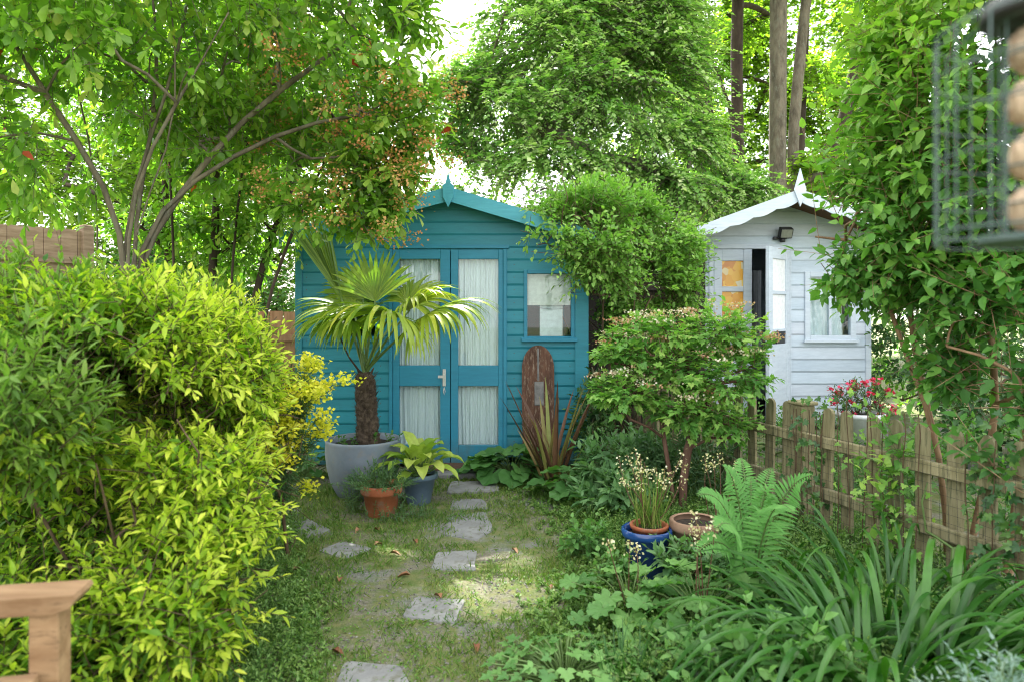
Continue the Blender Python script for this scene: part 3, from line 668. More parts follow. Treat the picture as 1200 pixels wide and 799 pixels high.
build('sill', boxes((vx0 - .08, vx1 + .08, YW - .05, YW - .021, vz0 - .08, vz0 - .05, .003)), M['white_trim'], f, False)
tag(build('net_curtain', [curtain(vx0 - .03, vx1 - .05, vz0 - .03, vz1 + .03, YW + .06, 7, 5)], M['net']), 'white net curtain behind the window of the white shed', 'curtain')
lx, lz = Xw(917), Zw(272)
la = build('floodlight', xf(boxes((-.07, .07, -.1, -.03, -.05, .065, .008)), Matrix.Translation((lx, YW - .02, lz)) @ Matrix.Rotation(R(25), 4, 'X')), M['black'], ws, False)
build('lens', xf(boxes((-.058, .058, -.105, -.1005, -.035, .055, .001)), Matrix.Translation((lx, YW - .02, lz)) @ Matrix.Rotation(R(25), 4, 'X')), M['metal'], la, False)
build('bracket', boxes((lx - .11, lx - .07, YW - .05, YW - .002, lz - .09, lz - .06, .003), (lx - .07, lx + .03, YW - .04, YW - .03, lz - .085, lz - .07)) + [lathe((lx - .02, YW - .05, lz - .12), [(0, 0), (.028, .002), (.032, .02), (.028, .04), (0, .042)], 16)], M['black'], la, True)

# ------------------------------------------------------------------ picket fence
ux, uy = -.3175 / math.hypot(.3175, 1), 1 / math.hypot(.3175, 1)
def fpt(y): return np.array([1.675 - .3175 * (y - 4.0), y, 0])
FANG = math.atan2(uy, ux)                              # direction of the fence line
fb = fpt(4.0); fe = thing('picket_fence', 'low weathered picket fence with round-topped pales and black netting', 'fence', fb)
def fxf(chunks, s, off=0): return xf(chunks, Matrix.Translation(Vector(fpt(4.0) + np.array([ux, uy, 0]) * s + np.array([-uy, ux, 0]) * off)) @ Matrix.Rotation(FANG, 4, 'Z'))
S0, S1 = -2.3, 3.1
rng = np.random.default_rng(11)
hp = .74; pw = .036
ppoly = [(-pw, .02), (pw, .02), (pw, hp - pw)] + [(pw * math.cos(a), hp - pw + pw * math.sin(a)) for a in np.linspace(.3, math.pi - .3, 7)] + [(-pw, hp - pw)]
s = S0 + .05; posts = [-1.78, .0, 1.78]
while s < S1:
    if all(abs(s - p) > .075 for p in posts):
        Mt = Matrix.Rotation(rng.normal(0, .018), 4, 'Y')
        build('picket', fxf(xf(prism(ppoly, -.009, .009), Mt), s + rng.normal(0, .006), -.018), M['fencewood'], fe, False)
    s += .158
for z in (.27, .55):
    build('rail', fxf(boxes((S0, S1, -.014, .018, z - .03, z + .03, .004)), 0, .013), M['fencewood'], fe, False)
for p in posts:
    po = build('post', fxf(boxes((-.052, .052, -.045, .045, 0, .73, .006)), p, -.035), M['fencewood'], fe, False)
    build('cap', fxf(boxes((-.066, .066, -.058, .058, .731, .752, .006)), p, -.035), M['fencewood'], po, False)
nt_ = []; n_h = 15
def npt(s, z): return fpt(4.0) + np.array([ux, uy, 0]) * s + np.array([-uy, ux, 0]) * (.038 + .006 * math.sin(s * 9 + z * 7)) + np.array([0, 0, z + .008 * math.sin(s * 5)])
for z in np.linspace(.04, .6, n_h): nt_.append(tube([npt(a, z) for a in np.linspace(S0, S1, 60)], .0008, 3))
for a in np.arange(S0, S1, .042): nt_.append(tube([npt(a, z) for z in np.linspace(.04, .6, 6)], .0008, 3))
build('netting', nt_, M['wire'], fe)

# left boundary and back boundary fences, added dark panel
def board_fence(name, label, a, b, h, m, pitch=.15, th=.02, loc=None, post=True, pm=None, rail=True):
    a = np.array(a, float); b = np.array(b, float); L = np.linalg.norm(b - a); an = math.atan2(b[1] - a[1], b[0] - a[0])
    T = Matrix.Translation((a[0], a[1], 0)) @ Matrix.Rotation(an, 4, 'Z'); o = thing(name, label, 'fence', (a[0], a[1], 0)); rr = random.Random(5)
    ch = []
    x = 0
    while x < L: ch += boxes((x, min(x + pitch - .006, L), 0, th + rr.uniform(0, .006), .05, h + rr.uniform(-.008, .008))); x += pitch
    build('panel', xf(ch, T), m, o, False)
    if rail:
        for z in (.35, h - .3): build('rail', xf(boxes((0, L, -.04, -.001, z - .035, z + .035)), T), m, o, False)
    if post:
        x = 0
        while x <= L + .01: build('post', xf(boxes((x - .05, x + .05, -.05, .05, 0, h + .06, .005)), T), pm or m, o, False); x += L / max(1, round(L / 1.83))
    return o
board_fence('boundary_fence', 'tall pale timber fence behind the leafy trees on the left', (-5.2, 5.6), (-4.3, 6.9), 2.1, M['oldfence'])
board_fence('boundary_fence', 'reddish board fence with a grey post left of the turquoise shed', (-3.3, 7.5), (-1.9, 8.0), 1.3, M['redfence'], pm=M['concrete'])
board_fence('boundary_fence', 'added near-black fence panel standing in for the shade between the two sheds', (.66, 7.3), (1.98, 7.2), 1.85, M['gapdark'])  # added panel, its dark colour does the shade of the gap

# ------------------------------------------------------------------ stepping stones (traced on the ground, real slabs)
def slab(px, label, th=.05, group='stepping stones in the grass', top=.008):
    g = np.array([gnd(x, y)[:2] for x, y in px]); c = g.mean(0); rng_ = np.random.default_rng(int(abs(c[0] * 1000)) + 7)
    pts = []
    for k in range(len(g)):
        p, q = g[k], g[(k + 1) % len(g)]
        for u in (0.06, .35, .65, .94): pts.append(p * (1 - u) + q * u + rng_.normal(0, .0035, 2))
    pts = np.array(pts); n = len(pts)
    rings = [(1.0, top - th), (1.0, top - .006), (.975, top)]
    V = np.concatenate([np.column_stack([c + (pts - c) * k, np.full(n, z)]) for k, z in rings]); i = np.arange(n); j = (i + 1) % n
    Fq = np.concatenate([np.column_stack([i + r * n, j + r * n, j + (r + 1) * n, i + (r + 1) * n]) for r in range(2)])
    V = V - np.array([c[0], c[1], 0])
    o = build('stepping_stone', [(V, Fq, None), (V, (i + 2 * n)[None], None)], M['stone'], None, False); o.location = (c[0], c[1], 0)
    return tag(o, label, 'paving slab', group)
slab([(392, 803), (405, 776), (472, 782), (482, 812)], 'grey slab at the bottom edge of the path, nearest of the stones')
slab([(470, 723), (488, 700), (548, 704), (533, 732)], 'grey slab with a fallen leaf beside the sunlit spot of grass')
slab([(504, 668), (512, 648), (558, 645), (557, 669)], 'squarish slab midway up the path beyond the sunlit grass')
slab([(520, 628), (524, 606), (570, 600), (578, 622), (556, 634)], 'broken pale slab in the row leading to the doors')
slab([(526, 598), (530, 586), (566, 585), (574, 597)], 'narrow slab next before the doorstep')
slab([(373, 646), (400, 635), (437, 643), (402, 657)], 'small slab set apart in front of the terracotta pot')
slab([(326, 622), (346, 601), (388, 622), (344, 634)], 'large slab at the edge of the golden shrub')
slab([(300, 606), (306, 592), (352, 596), (346, 612)], 'slab half hidden under the shrub by the grey planter')
slab([(524, 579), (528, 566), (582, 565), (586, 577)], 'wide slab touching the doorstep', top=.018)

exec_after = None
# ------------------------------------------------------------------ pots
def pot(name, label, c, prof, m, soil_r, soil_z, group=None, cat='plant pot'):
    o = thing(name, label, cat, c, group); b = build('body', [lathe(c, prof, 48)], m, o)
    build('soil', [lathe(c, [(0, soil_z + .012), (soil_r * .6, soil_z + .006), (soil_r, soil_z)], 24)], M['soil'], o)
    return o
PP = np.array([X_(426, 4.78), 4.78, 0.0])
pot('planter', 'large round grey glazed planter holding the palm', PP, [(.0, 0), (.165, 0), (.18, .012), (.225, .1), (.25, .2), (.262, .3), (.258, .37), (.262, .385), (.256, .395), (.236, .393), (.232, .36), (.22, .3)], M['potgrey'], .234, .35)
TP = np.array([X_(447, 4.3), 4.3, 0.0])
tp = pot('plant_pot', 'small terracotta pot with a white sticker in front of the grey planter', TP, [(0, 0), (.088, 0), (.092, .006), (.112, .135), (.124, .137), (.13, .15), (.132, .19), (.128, .197), (.116, .195), (.112, .16)], M['terracotta'], .113, .165)
a = R(-112); build('sticker', xf(boxes((-.022, .022, -.1125, -.1115, .07, .112)), Matrix.Translation(Vector(TP)) @ Matrix.Rotation(R(-26), 4, 'Z') @ Matrix.Rotation(R(-8), 4, 'X')), M['paper'], tp, False)
HP = np.array([X_(491, 4.55), 4.55, 0.0])
pot('plant_pot', 'tapered blue-grey pot of hosta next to the terracotta pot', HP, [(0, 0), (.072, 0), (.076, .006), (.108, .17), (.122, .172), (.127, .186), (.126, .205), (.12, .208), (.108, .205), (.104, .17)], M['potblue'], .106, .178)
BP = np.array([X_(758, 3.3), 3.3, 0.0])
bp = pot('plant_pot', 'glossy cobalt blue pot among the scalloped leaves beside the path', BP, [(0, 0), (.082, 0), (.088, .006), (.106, .185), (.119, .191), (.123, .203), (.122, .223), (.115, .229), (.103, .225), (.101, .195)], M['cobalt'], .102, .19)
IP = BP + np.array([.012, .005, .124])
pot('plant_pot', 'terracotta pot standing inside the cobalt blue pot', IP, [(0, .0), (.06, 0), (.082, .1), (.09, .102), (.094, .118), (.09, .122), (.078, .12), (.075, .09)], M['terracotta'], .077, .098)
NP_ = np.array([X_(815, 3.3), 3.3, 0.0])
pot('plant_pot', 'plain tan clay pot between the cobalt pot and the fern', NP_, [(0, 0), (.088, 0), (.108, .22), (.121, .222), (.125, .236), (.123, .265), (.113, .27), (.103, .265)], M['tanpot'], .106, .24)
AP = np.array([X_(1008, 5.6), 5.6, .0])
ap_ = pot('plant_pot', 'white pot holding the crimson azalea beyond the fence', AP + np.array([0, 0, .22]), [(0, 0), (.13, 0), (.17, .2), (.185, .205), (.187, .235), (.17, .24), (.16, .22)], M['whitepot'], .165, .21)
pst = thing('plant_stand', 'black metal stand under the white azalea pot', 'plant stand', AP)
for a in (0.6, 2.2, 3.7, 5.3): build('leg', [tube([AP + np.array([.15 * math.cos(a), .15 * math.sin(a), 0]), AP + np.array([.12 * math.cos(a), .12 * math.sin(a), .21])], .007, 6)], M['black'], pst)
build('ring', [tube([AP + np.array([.13 * math.cos(a), .13 * math.sin(a), .212]) for a in np.linspace(0, 2 * math.pi, 25)], .007, 6)], M['black'], pst)

# ------------------------------------------------------------------ palm
pt = thing('palm_tree', 'young fan palm with a shaggy brown trunk in the grey planter', 'palm', PP + np.array([.02, 0, .35]))
rng = np.random.default_rng(5)
zt0, ztop = .35, .86
ctr = lambda z: PP[:2] + np.array([.02 + .012 * math.sin(z * 5), 0])
rows = []
zs = np.linspace(zt0, ztop, 46)
ns = 28
Vt = []
for k, z in enumerate(zs):
    u = k / 45; r = .076 - .012 * u + .01 * math.exp(-((u - 0) / .1) ** 2); r *= (1 if u < .93 else 1 - (u - .93) * 6)
    ph = np.arange(ns) * 2 * math.pi / ns; rr = r + .008 * np.sin(ph * 3 + z * 60) * np.sin(z * 110) + rng.normal(0, .004, ns)
    Vt.append(np.column_stack([ctr(z)[0] + rr * np.cos(ph), ctr(z)[1] + rr * np.sin(ph), np.full(ns, z)]))
i, j = np.meshgrid(np.arange(45), np.arange(ns), indexing='ij'); j2 = (j + 1) % ns
tr_ = build('trunk', [(np.concatenate(Vt), np.stack([i * ns + j, i * ns + j2, (i + 1) * ns + j2, (i + 1) * ns + j], -1).reshape(-1, 4), None)], M['palmfibre'], pt)
n = 700; z = rng.uniform(zt0 + .03, ztop - .01, n); ph = rng.random(n) * 6.28; cc = np.array([ctr(a) for a in z])
P0 = np.column_stack([cc[:, 0] + .07 * np.cos(ph), cc[:, 1] + .07 * np.sin(ph), z]); D0 = np.column_stack([np.cos(ph) * .5, np.sin(ph) * .5, rng.uniform(.1, 1.1, n)]) + rng.normal(0, .35, (n, 3))
fib = ribbons(P0, D0, rng.uniform(.02, .06, n), .003, 1.5, 3, rng=rng)
n2 = 60; z = rng.uniform(zt0 + .05, ztop, n2); ph = np.arange(n2) * 2.4; cc = np.array([ctr(a) for a in z])
P1 = np.column_stack([cc[:, 0] + .062 * np.cos(ph), cc[:, 1] + .062 * np.sin(ph), z]); D1 = np.column_stack([np.cos(ph) * .6, np.sin(ph) * .6, np.full(n2, .9)])
stub = ribbons(P1, D1, rng.uniform(.03, .07, n2), .022, .1, 3, rng=rng)
build('fibre', [fib, stub], M['palmfibre'], tr_)
CR = np.array([*ctr(.86), .87])
def frond(hub, axis, up, seglen, nseg=38, arc=200, droop=1.5, seed=0, fold_=0.0, vb=.5, w=.028):
    rg = np.random.default_rng(seed); hub = np.array(hub, float); ax = nrm(np.array(axis, float)); up = np.array(up, float); up = nrm(up - ax * up.dot(ax)); sd = np.cross(ax, up)
    th = np.radians(np.linspace(-arc / 2, arc / 2, nseg)) + rg.normal(0, .015, nseg)
    D = ax[None] * np.cos(th)[:, None] + sd[None] * np.sin(th)[:, None]; D += up[None] * (.12 + fold_ * np.abs(np.sin(th)))[:, None]
    tang = -ax[None] * np.sin(th)[:, None] + sd[None] * np.cos(th)[:, None]
    L = seglen * (.72 + .28 * np.cos(th * .8)) * rg.uniform(.92, 1.06, nseg)
    dr = droop * rg.uniform(.65, 1.3, nseg)
    seg = ribbons(np.repeat(hub[None], nseg, 0), D, L, w * (1 + .2 * np.cos(th)), dr, 10, .3, rg, np.clip(vb + rg.normal(0, .14, nseg), 0, 1), 1, nrm(tang), 2.2)
    o = build('frond', [seg], M['l_palm'], pt)
    b = CR + np.array([rg.normal(0, .02), rg.normal(0, .02), rg.uniform(-.03, .02)]); m = (b + hub) / 2 + np.array([0, 0, .05]); s = np.linspace(0, 1, 9)[:, None]
    build('stalk', [tube((1 - s) ** 2 * b + 2 * s * (1 - s) * m + s * s * hub, np.linspace(.011, .006, 9), 7)], M['greenstem'], o)
d_ = 4.7
frond(at(456, 372, 4.45), (-.5, -.6, .30), (0, 0, 1), .62, 36, 215, 4.0, 1, vb=.55)
frond(at(498, 372, 4.55), (.8, -.35, .40), (-.1, -.2, 1), .56, 36, 190, 3.7, 2, vb=.6)
frond(at(400, 350, 4.75), (-.55, .1, .83), (.7, -.5, .35), .60, 22, 34, .1, 3, .25, .22, .022)
frond(at(440, 352, 4.75), (-.1, .1, .95), (0, -1, .1), .36, 19, 120, .7, 4, vb=.35)
frond(at(415, 366, 4.85), (-.75, .2, .35), (.2, -.5, 1), .5, 36, 190, 2.4, 5, vb=.35)
frond(at(412, 378, 4.6), (-.75, -.4, .2), (0, 0, 1), .46, 36, 200, 3.0, 6, vb=.45)
frond(at(478, 356, 4.95), (.5, .5, .6), (0, -.4, 1), .40, 34, 190, 2.0, 7, vb=.45)
frond(at(480, 364, 4.6), (.45, -.5, .5), (0, -.3, 1), .44, 24, 120, 3.2, 8, vb=.7)
frond(at(425, 350, 5.0), (-.3, .5, .8), (0, -.6, .8), .36, 32, 180, 1.2, 9, vb=.3)
build('stalk', [tube([CR + np.array([-.02, -.03, -.02]), CR + np.array([-.1, -.06, .1]), CR + np.array([-.16, -.08, .25])], [.009, .006, .005], 6)], M['bark_dark'], pt, label='dead dark leaf stalk')
# seedlings on the palm's soil
rng = np.random.default_rng(8)
for k, (px, lab) in enumerate(((407, 'green seedling at the left rim of the grey planter'), (452, 'green seedling at the right rim of the grey planter'))):
    b = np.array([X_(px, 4.7), 4.72, .355]); o = thing('seedling', lab, 'seedling', b, 'seedlings in the grey planter')
    P = b + rng.normal(0, .02, (7, 3)) * [1.6, 1, 0]; lf, tw = shoots(P, np.array([0, 0, 1]) + rng.normal(0, .3, (7, 3)), rng.uniform(.05, .1, 7), 6, .035, .026, 'ovate', rng)
    build('foliage', [lf], M['l_green'], o); build('stem', [tw], M['greenstem'], o)

# ------------------------------------------------------------------ general plant builder
def plant(name, label, cat, base, leaf_parts, wood=None, group=None):
    """leaf_parts: list of (part name, chunks, material); wood: (part name, chunks, material)"""
    o = thing(name, label, cat, base, group)
    for nm, ch, m in leaf_parts: build(nm, ch, m, o)
    if wood: build(wood[0], wood[1], wood[2], o)
    return o
def bush(name, label, cat, base, lobes, n, mat, ll, lw, kind='ovate', seed=0, shoot=.14, nl=10, wood=M['twig'], mode='spiral', droop=.15, a0=75, a1=25, upw=.35, nb=40, keep=None, rmin=.6, rtip=.004, trunks=None, sag=.0, cut=.72, extra=None, wname='stem', expo=.42, jit=.35, gold=None, group=None, rmaxr=9, gap=.0, gs=.3, age=.35, tz=None):
    rng = np.random.default_rng(seed); base = np.array(base, float)
    kp = keep if gap <= 0 else (lambda p: (noise3(p, gs, seed) > gap) & (keep(p) if keep else True))
    P, N_ = lobes_pts(lobes, n, rng, rmin, cut, kp); D = nrm(N_ + UP * upw + rng.normal(0, jit, N_.shape)); L = rng.uniform(.6, 1.3, len(P)) * shoot * (1 + .9 * (rng.random(len(P)) < .12))
    vb = None if gold is None else gold(P)
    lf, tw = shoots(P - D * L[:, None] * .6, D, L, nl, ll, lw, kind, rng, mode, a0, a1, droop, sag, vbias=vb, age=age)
    ki = rng.choice(len(P), min(nb, len(P)), replace=False); tg = P[ki] - D[ki] * (L[ki] * 1.0)[:, None]
    if tz is not None: tg = tg[tg[:, 2] > tz]
    if trunks is None: trunks = [[base + rng.normal(0, .03, 3) * [1, 1, 0], base + (np.mean([l[0] for l in lobes], 0) - base) * .35]]
    sk = skeleton(trunks, list(tg), rtip, expo, rng, 6, rmax=rmaxr)
    parts = [('foliage', [lf], mat)]
    if extra: parts += extra(rng, P, D, L)
    return plant(name, label, cat, base, parts, (wname, sk + [tw], wood), group)

# ------------------------------------------------------------------ left: golden shrub, green shrub, euphorbia
goldL = [(at(205, 440, 2.75), (.42, .40, .34)), (at(120, 430, 2.5), (.45, .42, .34)), (at(250, 460, 2.8), (.24, .30, .26)), (at(180, 400, 3.0), (.5, .42, .26)), (at(232, 560, 2.45), (.22, .30, .24)),
         (at(215, 700, 2.15), (.20, .26, .22)), (at(170, 630, 2.45), (.30, .34, .30)), (at(50, 420, 2.6), (.45, .4, .3)), (at(30, 500, 2.2), (.26, .3, .22)), (at(30, 740, 2.2), (.4, .4, .26)), (at(120, 590, 2.8), (.5, .25, .4)), (at(150, 740, 2.2), (.34, .3, .24)), (at(252, 620, 2.4), (.2, .26, .24))]
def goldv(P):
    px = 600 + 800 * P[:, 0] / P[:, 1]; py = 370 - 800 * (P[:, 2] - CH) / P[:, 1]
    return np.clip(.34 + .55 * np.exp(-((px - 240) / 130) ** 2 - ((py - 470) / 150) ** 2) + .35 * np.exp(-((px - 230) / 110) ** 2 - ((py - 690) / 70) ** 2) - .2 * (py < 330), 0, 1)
def keep_front(p):
    px = 600 + 800 * p[:, 0] / p[:, 1]; py = 370 - 800 * (p[:, 2] - CH) / p[:, 1]
    hollow = (((px - 120) / 55) ** 2 + ((py - 600) / 50) ** 2 < 1) & (p[:, 1] < 2.4)
    return (p[:, 2] > .06) & ~((p[:, 0] < -.82) & (p[:, 1] < 1.78) & (p[:, 2] < 1.0)) & (p[:, 1] > 1.5) & ~hollow
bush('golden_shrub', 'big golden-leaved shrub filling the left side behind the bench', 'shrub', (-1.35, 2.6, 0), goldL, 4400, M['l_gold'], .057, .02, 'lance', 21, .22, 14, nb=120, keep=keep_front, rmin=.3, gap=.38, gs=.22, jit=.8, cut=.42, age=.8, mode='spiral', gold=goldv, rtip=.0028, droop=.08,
     trunks=[[(-1.35 + .12 * math.cos(a), 2.6 + .12 * math.sin(a), 0), (-1.35 + .3 * math.cos(a), 2.55 + .3 * math.sin(a), .4), (-1.35 + .42 * math.cos(a), 2.5 + .42 * math.sin(a), .8)] for a in np.arange(0, 6.2, .7)])
bush('green_shrub', 'narrow-leaved green shrub rising at the left behind the golden one', 'shrub', (-2.3, 3.0, 0), [(at(-10, 385, 2.5), (.42, .4, .26)), (at(100, 385, 3.2), (.6, .4, .22)), (at(230, 390, 3.5), (.45, .4, .2)), (at(10, 470, 2.1), (.30, .28, .26))], 900, M['l_willow'], .068, .017, 'lance', 22, .24, 18, nb=50, rmin=.4, gap=.42, gs=.25, rtip=.003, upw=.8, droop=.05, keep=lambda p: p[:, 1] > 1.6)
bush('dark_filler_shrub', 'added dark-leaved filler standing in for the shaded inside of the golden shrub', 'shrub', (-2.2, 3.5, 0), [((-2.0, 3.3, .55), (.75, .35, .55)), ((-2.7, 2.9, .55), (.6, .45, .55)), ((-1.5, 3.5, .45), (.35, .3, .45)), ((-1.9, 2.75, .35), (.6, .2, .35)), ((-2.6, 3.6, .8), (1.1, .4, .6))], 1700, M['l_ivy'], .07, .03, 'lance', 25, .22, 10, nb=60, rtip=.003, keep=lambda p: (p[:, 2] > .04) & (p[:, 1] > 2.7))  # added dark leaves stand in for shade inside the golden shrub
def heads(name, e, k, spread, size, mat, rng, up=.6, dirs=None):
    out = []
    for c in e:
        pos = c + rng.normal(0, 1, (k, 3)) * spread; d = rng.normal(0, 1, (k, 3)) + UP * up
        v = np.clip(rng.random() * .7 + rng.random(k) * .3, 0, 1); out.append((name, [leaves(pos, d, UP + rng.normal(0, .5, (k, 3)), size, size * .92, 'simple', v)], mat))
    return out
def euph(rng, P, D, L): return heads('flower_head', P + D * (L * .42)[:, None], 70, (.03, .03, .02), .023, M['l_yellow'], rng)
bush('spurge_plant', 'spurge with acid-yellow flower heads at the edge of the golden shrub', 'spurge', (-1.18, 3.5, 0), [(at(350, 462, 3.45), (.11, .12, .12)), (at(344, 522, 3.4), (.09, .1, .09)), (at(318, 500, 3.5), (.14, .12, .2)), (at(330, 560, 3.5), (.1, .1, .12))], 60, M['l_rose'], .05, .009, 'lance', 23, .26, 44, nb=14, rtip=.003, upw=1.1, extra=euph, rmin=.4, jit=.2)
bush('grey_leaved_shrub', 'feathery grey-green plant between the golden shrub and the planter', 'shrub', (-1.3, 3.6, 0), [(at(305, 540, 3.5), (.2, .16, .24)), (at(312, 470, 3.5), (.16, .14, .2))], 150, M['l_rose'], .045, .006, 'lance', 24, .2, 34, nb=16, rtip=.003, upw=.9, keep=lambda p: p[:, 2] > .05)
# low growth left of the path (uncountable)
rng = np.random.default_rng(31)
def cover(name, bounds, n, mat, hgt, ll, lw, kind, seed, nl=7, dens=None):
    rng = np.random.default_rng(seed); x = rng.uniform(bounds[0], bounds[1], n); y = rng.uniform(bounds[2], bounds[3], n)
    k = dens(x, y) > rng.random(n); x, y = x[k], y[k]; P = np.column_stack([x, y, ground_h(x, y) - .004]); m = len(P)
    H = hgt(x, y) * rng.uniform(.5, 1.15, m); D = UP + rng.normal(0, .45, (m, 3))
    lf, tw = shoots(P, D, H, nl, ll, lw, kind, rng, 'spiral', 85, 40, .05, t0=.3)
    return tag(build(name, [lf, tw], mat), kind='stuff')
def lb(y): return np.interp(y, [2.0, 2.4, 2.9, 3.4, 3.9, 4.4, 5.2], [-.60, -.68, -.86, -1.05, -1.25, -1.42, -1.6])   # left edge of the path
def rb(y): return np.interp(y, [2.0, 2.4, 2.9, 3.4, 3.9, 4.4, 5.2], [-.02, .0, .14, .28, .30, .2, .05])             # right edge of the path
cover('ground_cover', (-2.2, -.3, 2.0, 4.3), 9000, M['l_cover'], lambda x, y: np.clip((lb(y) - x) * .5 + .04, .03, .17), .026, .012, 'simple', 32, 9, lambda x, y: np.clip((lb(y) + .10 + .18 * (vnoise(x, y, .2, 8) - .5) - x) * 6, 0, 1))
cover('ground_cover', (-.3, 2.2, 1.8, 5.2), 15000, M['l_cover'], lambda x, y: np.clip((x - rb(y)) * .28 + .03, .03, .15), .026, .015, 'simple', 33, 9, lambda x, y: np.clip((x - rb(y) + .10 + .22 * (vnoise(x, y, .22, 9) - .5)) * 5, 0, 1) * (np.minimum(np.hypot(x - .62, (y - 3.12) * .7), np.hypot(x - .86, (y - 3.12) * .7)) > .14))
# grass blades on the path
n = 105000; x = rng.uniform(-1.7, .5, n); y = rng.uniform(2.1, 5.4, n)
dn = np.clip((vnoise(x, y, .30, 12) * .6 + vnoise(x, y, .09, 13) * .5 - .36) * 2.2, .03, .8) * (0.55 + .45 * np.clip(np.abs(x - (lb(y) + rb(y)) / 2) * 1.8, 0, 1))
k = (rng.random(n) < dn) & (x > lb(y) - .1) & (x < rb(y) + .15); x, y = x[k], y[k]
sl_ = np.array([[o.location.x, o.location.y] for o in bpy.data.objects if o.name.startswith('stepping_stone')])
mind = np.min(np.hypot(x[:, None] - sl_[None, :, 0], (y[:, None] - sl_[None, :, 1]) * .9), 1); k = mind > .118 + rng.uniform(-.05, .03, len(x)); x, y = x[k], y[k]; m = len(x)
gr = leaves(np.column_stack([x, y, ground_h(x, y) - .002]), UP * .8 + rng.normal(0, .6, (m, 3)) * [1, 1, .2], rng.normal(0, 1, (m, 3)), rng.uniform(.012, .04, m) * (1 + .7 * (rng.random(m) < .15)), rng.uniform(.002, .0045, m), 'simple', np.clip(rng.random(m) * .7 + .35 * vnoise(x, y, .35, 14), 0, 1), carve=False)
x2 = rng.uniform(-1.7, .5, 9000); y2 = rng.uniform(2.1, 5.4, 9000); k = (vnoise(x2, y2, .25, 17) > .52) & (x2 > lb(y2) - .1) & (x2 < rb(y2) + .1); x2, y2 = x2[k], y2[k]; m2 = len(x2)
cl_ = leaves(np.column_stack([x2, y2, ground_h(x2, y2) + rng.uniform(.003, .02, m2)]), rng.normal(0, 1, (m2, 3)) * [1, 1, .25], UP + rng.normal(0, .3, (m2, 3)), rng.uniform(.008, .016, m2), rng.uniform(.006, .012, m2), 'simple', rng.random(m2) * .5, carve=False)
tag(build('grass', [gr, cl_], M['l_grass']), kind='stuff')
x3 = rng.uniform(-1.6, .45, 9000); y3 = rng.uniform(2.1, 5.3, 9000); k = (vnoise(x3, y3, .4, 18) > .45) & (x3 > lb(y3) - .05) & (x3 < rb(y3) + .1); x3, y3 = x3[k], y3[k]; m3 = len(x3)
oc = np.array([[1, 0, 0], [0, 1, 0], [-1, 0, 0], [0, -1, 0], [0, 0, .7], [0, 0, -.5]]); of = np.array([[0, 1, 4], [1, 2, 4], [2, 3, 4], [3, 0, 4], [1, 0, 5], [2, 1, 5], [3, 2, 5], [0, 3, 5]])
sz3 = rng.uniform(.0025, .008, m3); Vg = (oc[None] * rng.uniform(.6, 1.3, (m3, 6, 1)) + rng.normal(0, .2, (m3, 6, 3))) * sz3[:, None, None] + np.column_stack([x3, y3, ground_h(x3, y3) + .001])[:, None]
tag(build('gravel', [(Vg.reshape(-1, 3), ((np.arange(m3) * 6)[:, None, None] + of[None]).reshape(-1, 3), np.repeat(rng.random(m3), 8))], M['grit'], None, False), kind='stuff')
# fallen leaves
rng = np.random.default_rng(41)
for k, (px, py, lab) in enumerate(((457, 650, 'brown leaf lying between two slabs'), (438, 641, 'reddish leaf at the edge of the small slab'), (484, 635, 'red fallen leaf in the middle of the grass'), (481, 676, 'pale curled leaf beside the middle slab'), (517, 705, 'dark leaf lying on the slab by the sunlit spot'),
        (421, 620, 'brown leaf below the terracotta pot'), (444, 622, 'brown leaf in front of the terracotta pot'), (353, 669, 'tan leaf near the low growth on the left'), (388, 765, 'rust leaf low on the left of the path'), (643, 687, 'brown leaf right of the sunlit spot'), (397, 684, 'small grey-brown leaf left of the path stones'), (557, 758, 'thin dry leaf near the bottom of the path'), (345, 634, 'red leaf at the edge of the large slab'), (600, 645, 'brown leaf near the growth on the right'))):
    g = gnd(px, py); a = rng.random() * 6.28
    c = leaves(np.array([[0, 0, .006]]), np.array([[math.cos(a), math.sin(a), .12]]), np.array([[.2, .1, 1.0]]), .062, .028, 'lance', np.array([rng.random()]), .5, .25, False)
    V, Fc, v = c; V2 = V - np.array([0, 0, .0016]); c = [(V, Fc, v), (V2, Fc[:, ::-1], v)]
    o = build('fallen_leaf', c, M['l_dead']); o.location = (g[0], g[1], ground_h(g[0], g[1]) + (.01 if k == 4 else .004)); tag(o, lab, 'leaf', 'fallen leaves on the path')

# ------------------------------------------------------------------ plants in the small pots
rng = np.random.default_rng(51)
P = TP + np.array([0, 0, .17]) + rng.normal(0, .05, (80, 3)) * [1, 1, .1]; D = (P - TP - np.array([0, 0, .05])) * [1.5, 1.5, 1.0] + rng.normal(0, .05, (80, 3))
lf, tw = shoots(P, D, rng.uniform(.1, .22, 80), 30, .03, .0075, 'lance', rng, a0=65, a1=20, sag=.15)
plant('potted_herb', 'needle-leaved grey-green herb in the terracotta pot', 'plant', TP + np.array([0, 0, .16]), [('foliage', [lf], M['l_rose'])], ('stem', [tw], M['greenstem']))
b = np.array([X_(416, 4.35), 4.35, 0]); P = b + rng.normal(0, .035, (16, 3)) * [1, 1, 0] + [0, 0, .0]; lf, tw = shoots(P, UP + rng.normal(0, .25, (16, 3)), rng.uniform(.14, .3, 16), 26, .028, .008, 'lance', rng)
plant('leafy_plant', 'small upright leafy plant left of the terracotta pot', 'plant', b, [('foliage', [lf], M['l_rose'])], ('stem', [tw], M['greenstem']))
b = np.array([X_(470, 4.2), 4.2, 0]); P = b + rng.normal(0, .12, (50, 3)) * [1.3, .5, 0]; lf, tw = shoots(P, UP + rng.normal(0, .5, (50, 3)), rng.uniform(.05, .13, 50), 14, .026, .008, 'lance', rng)
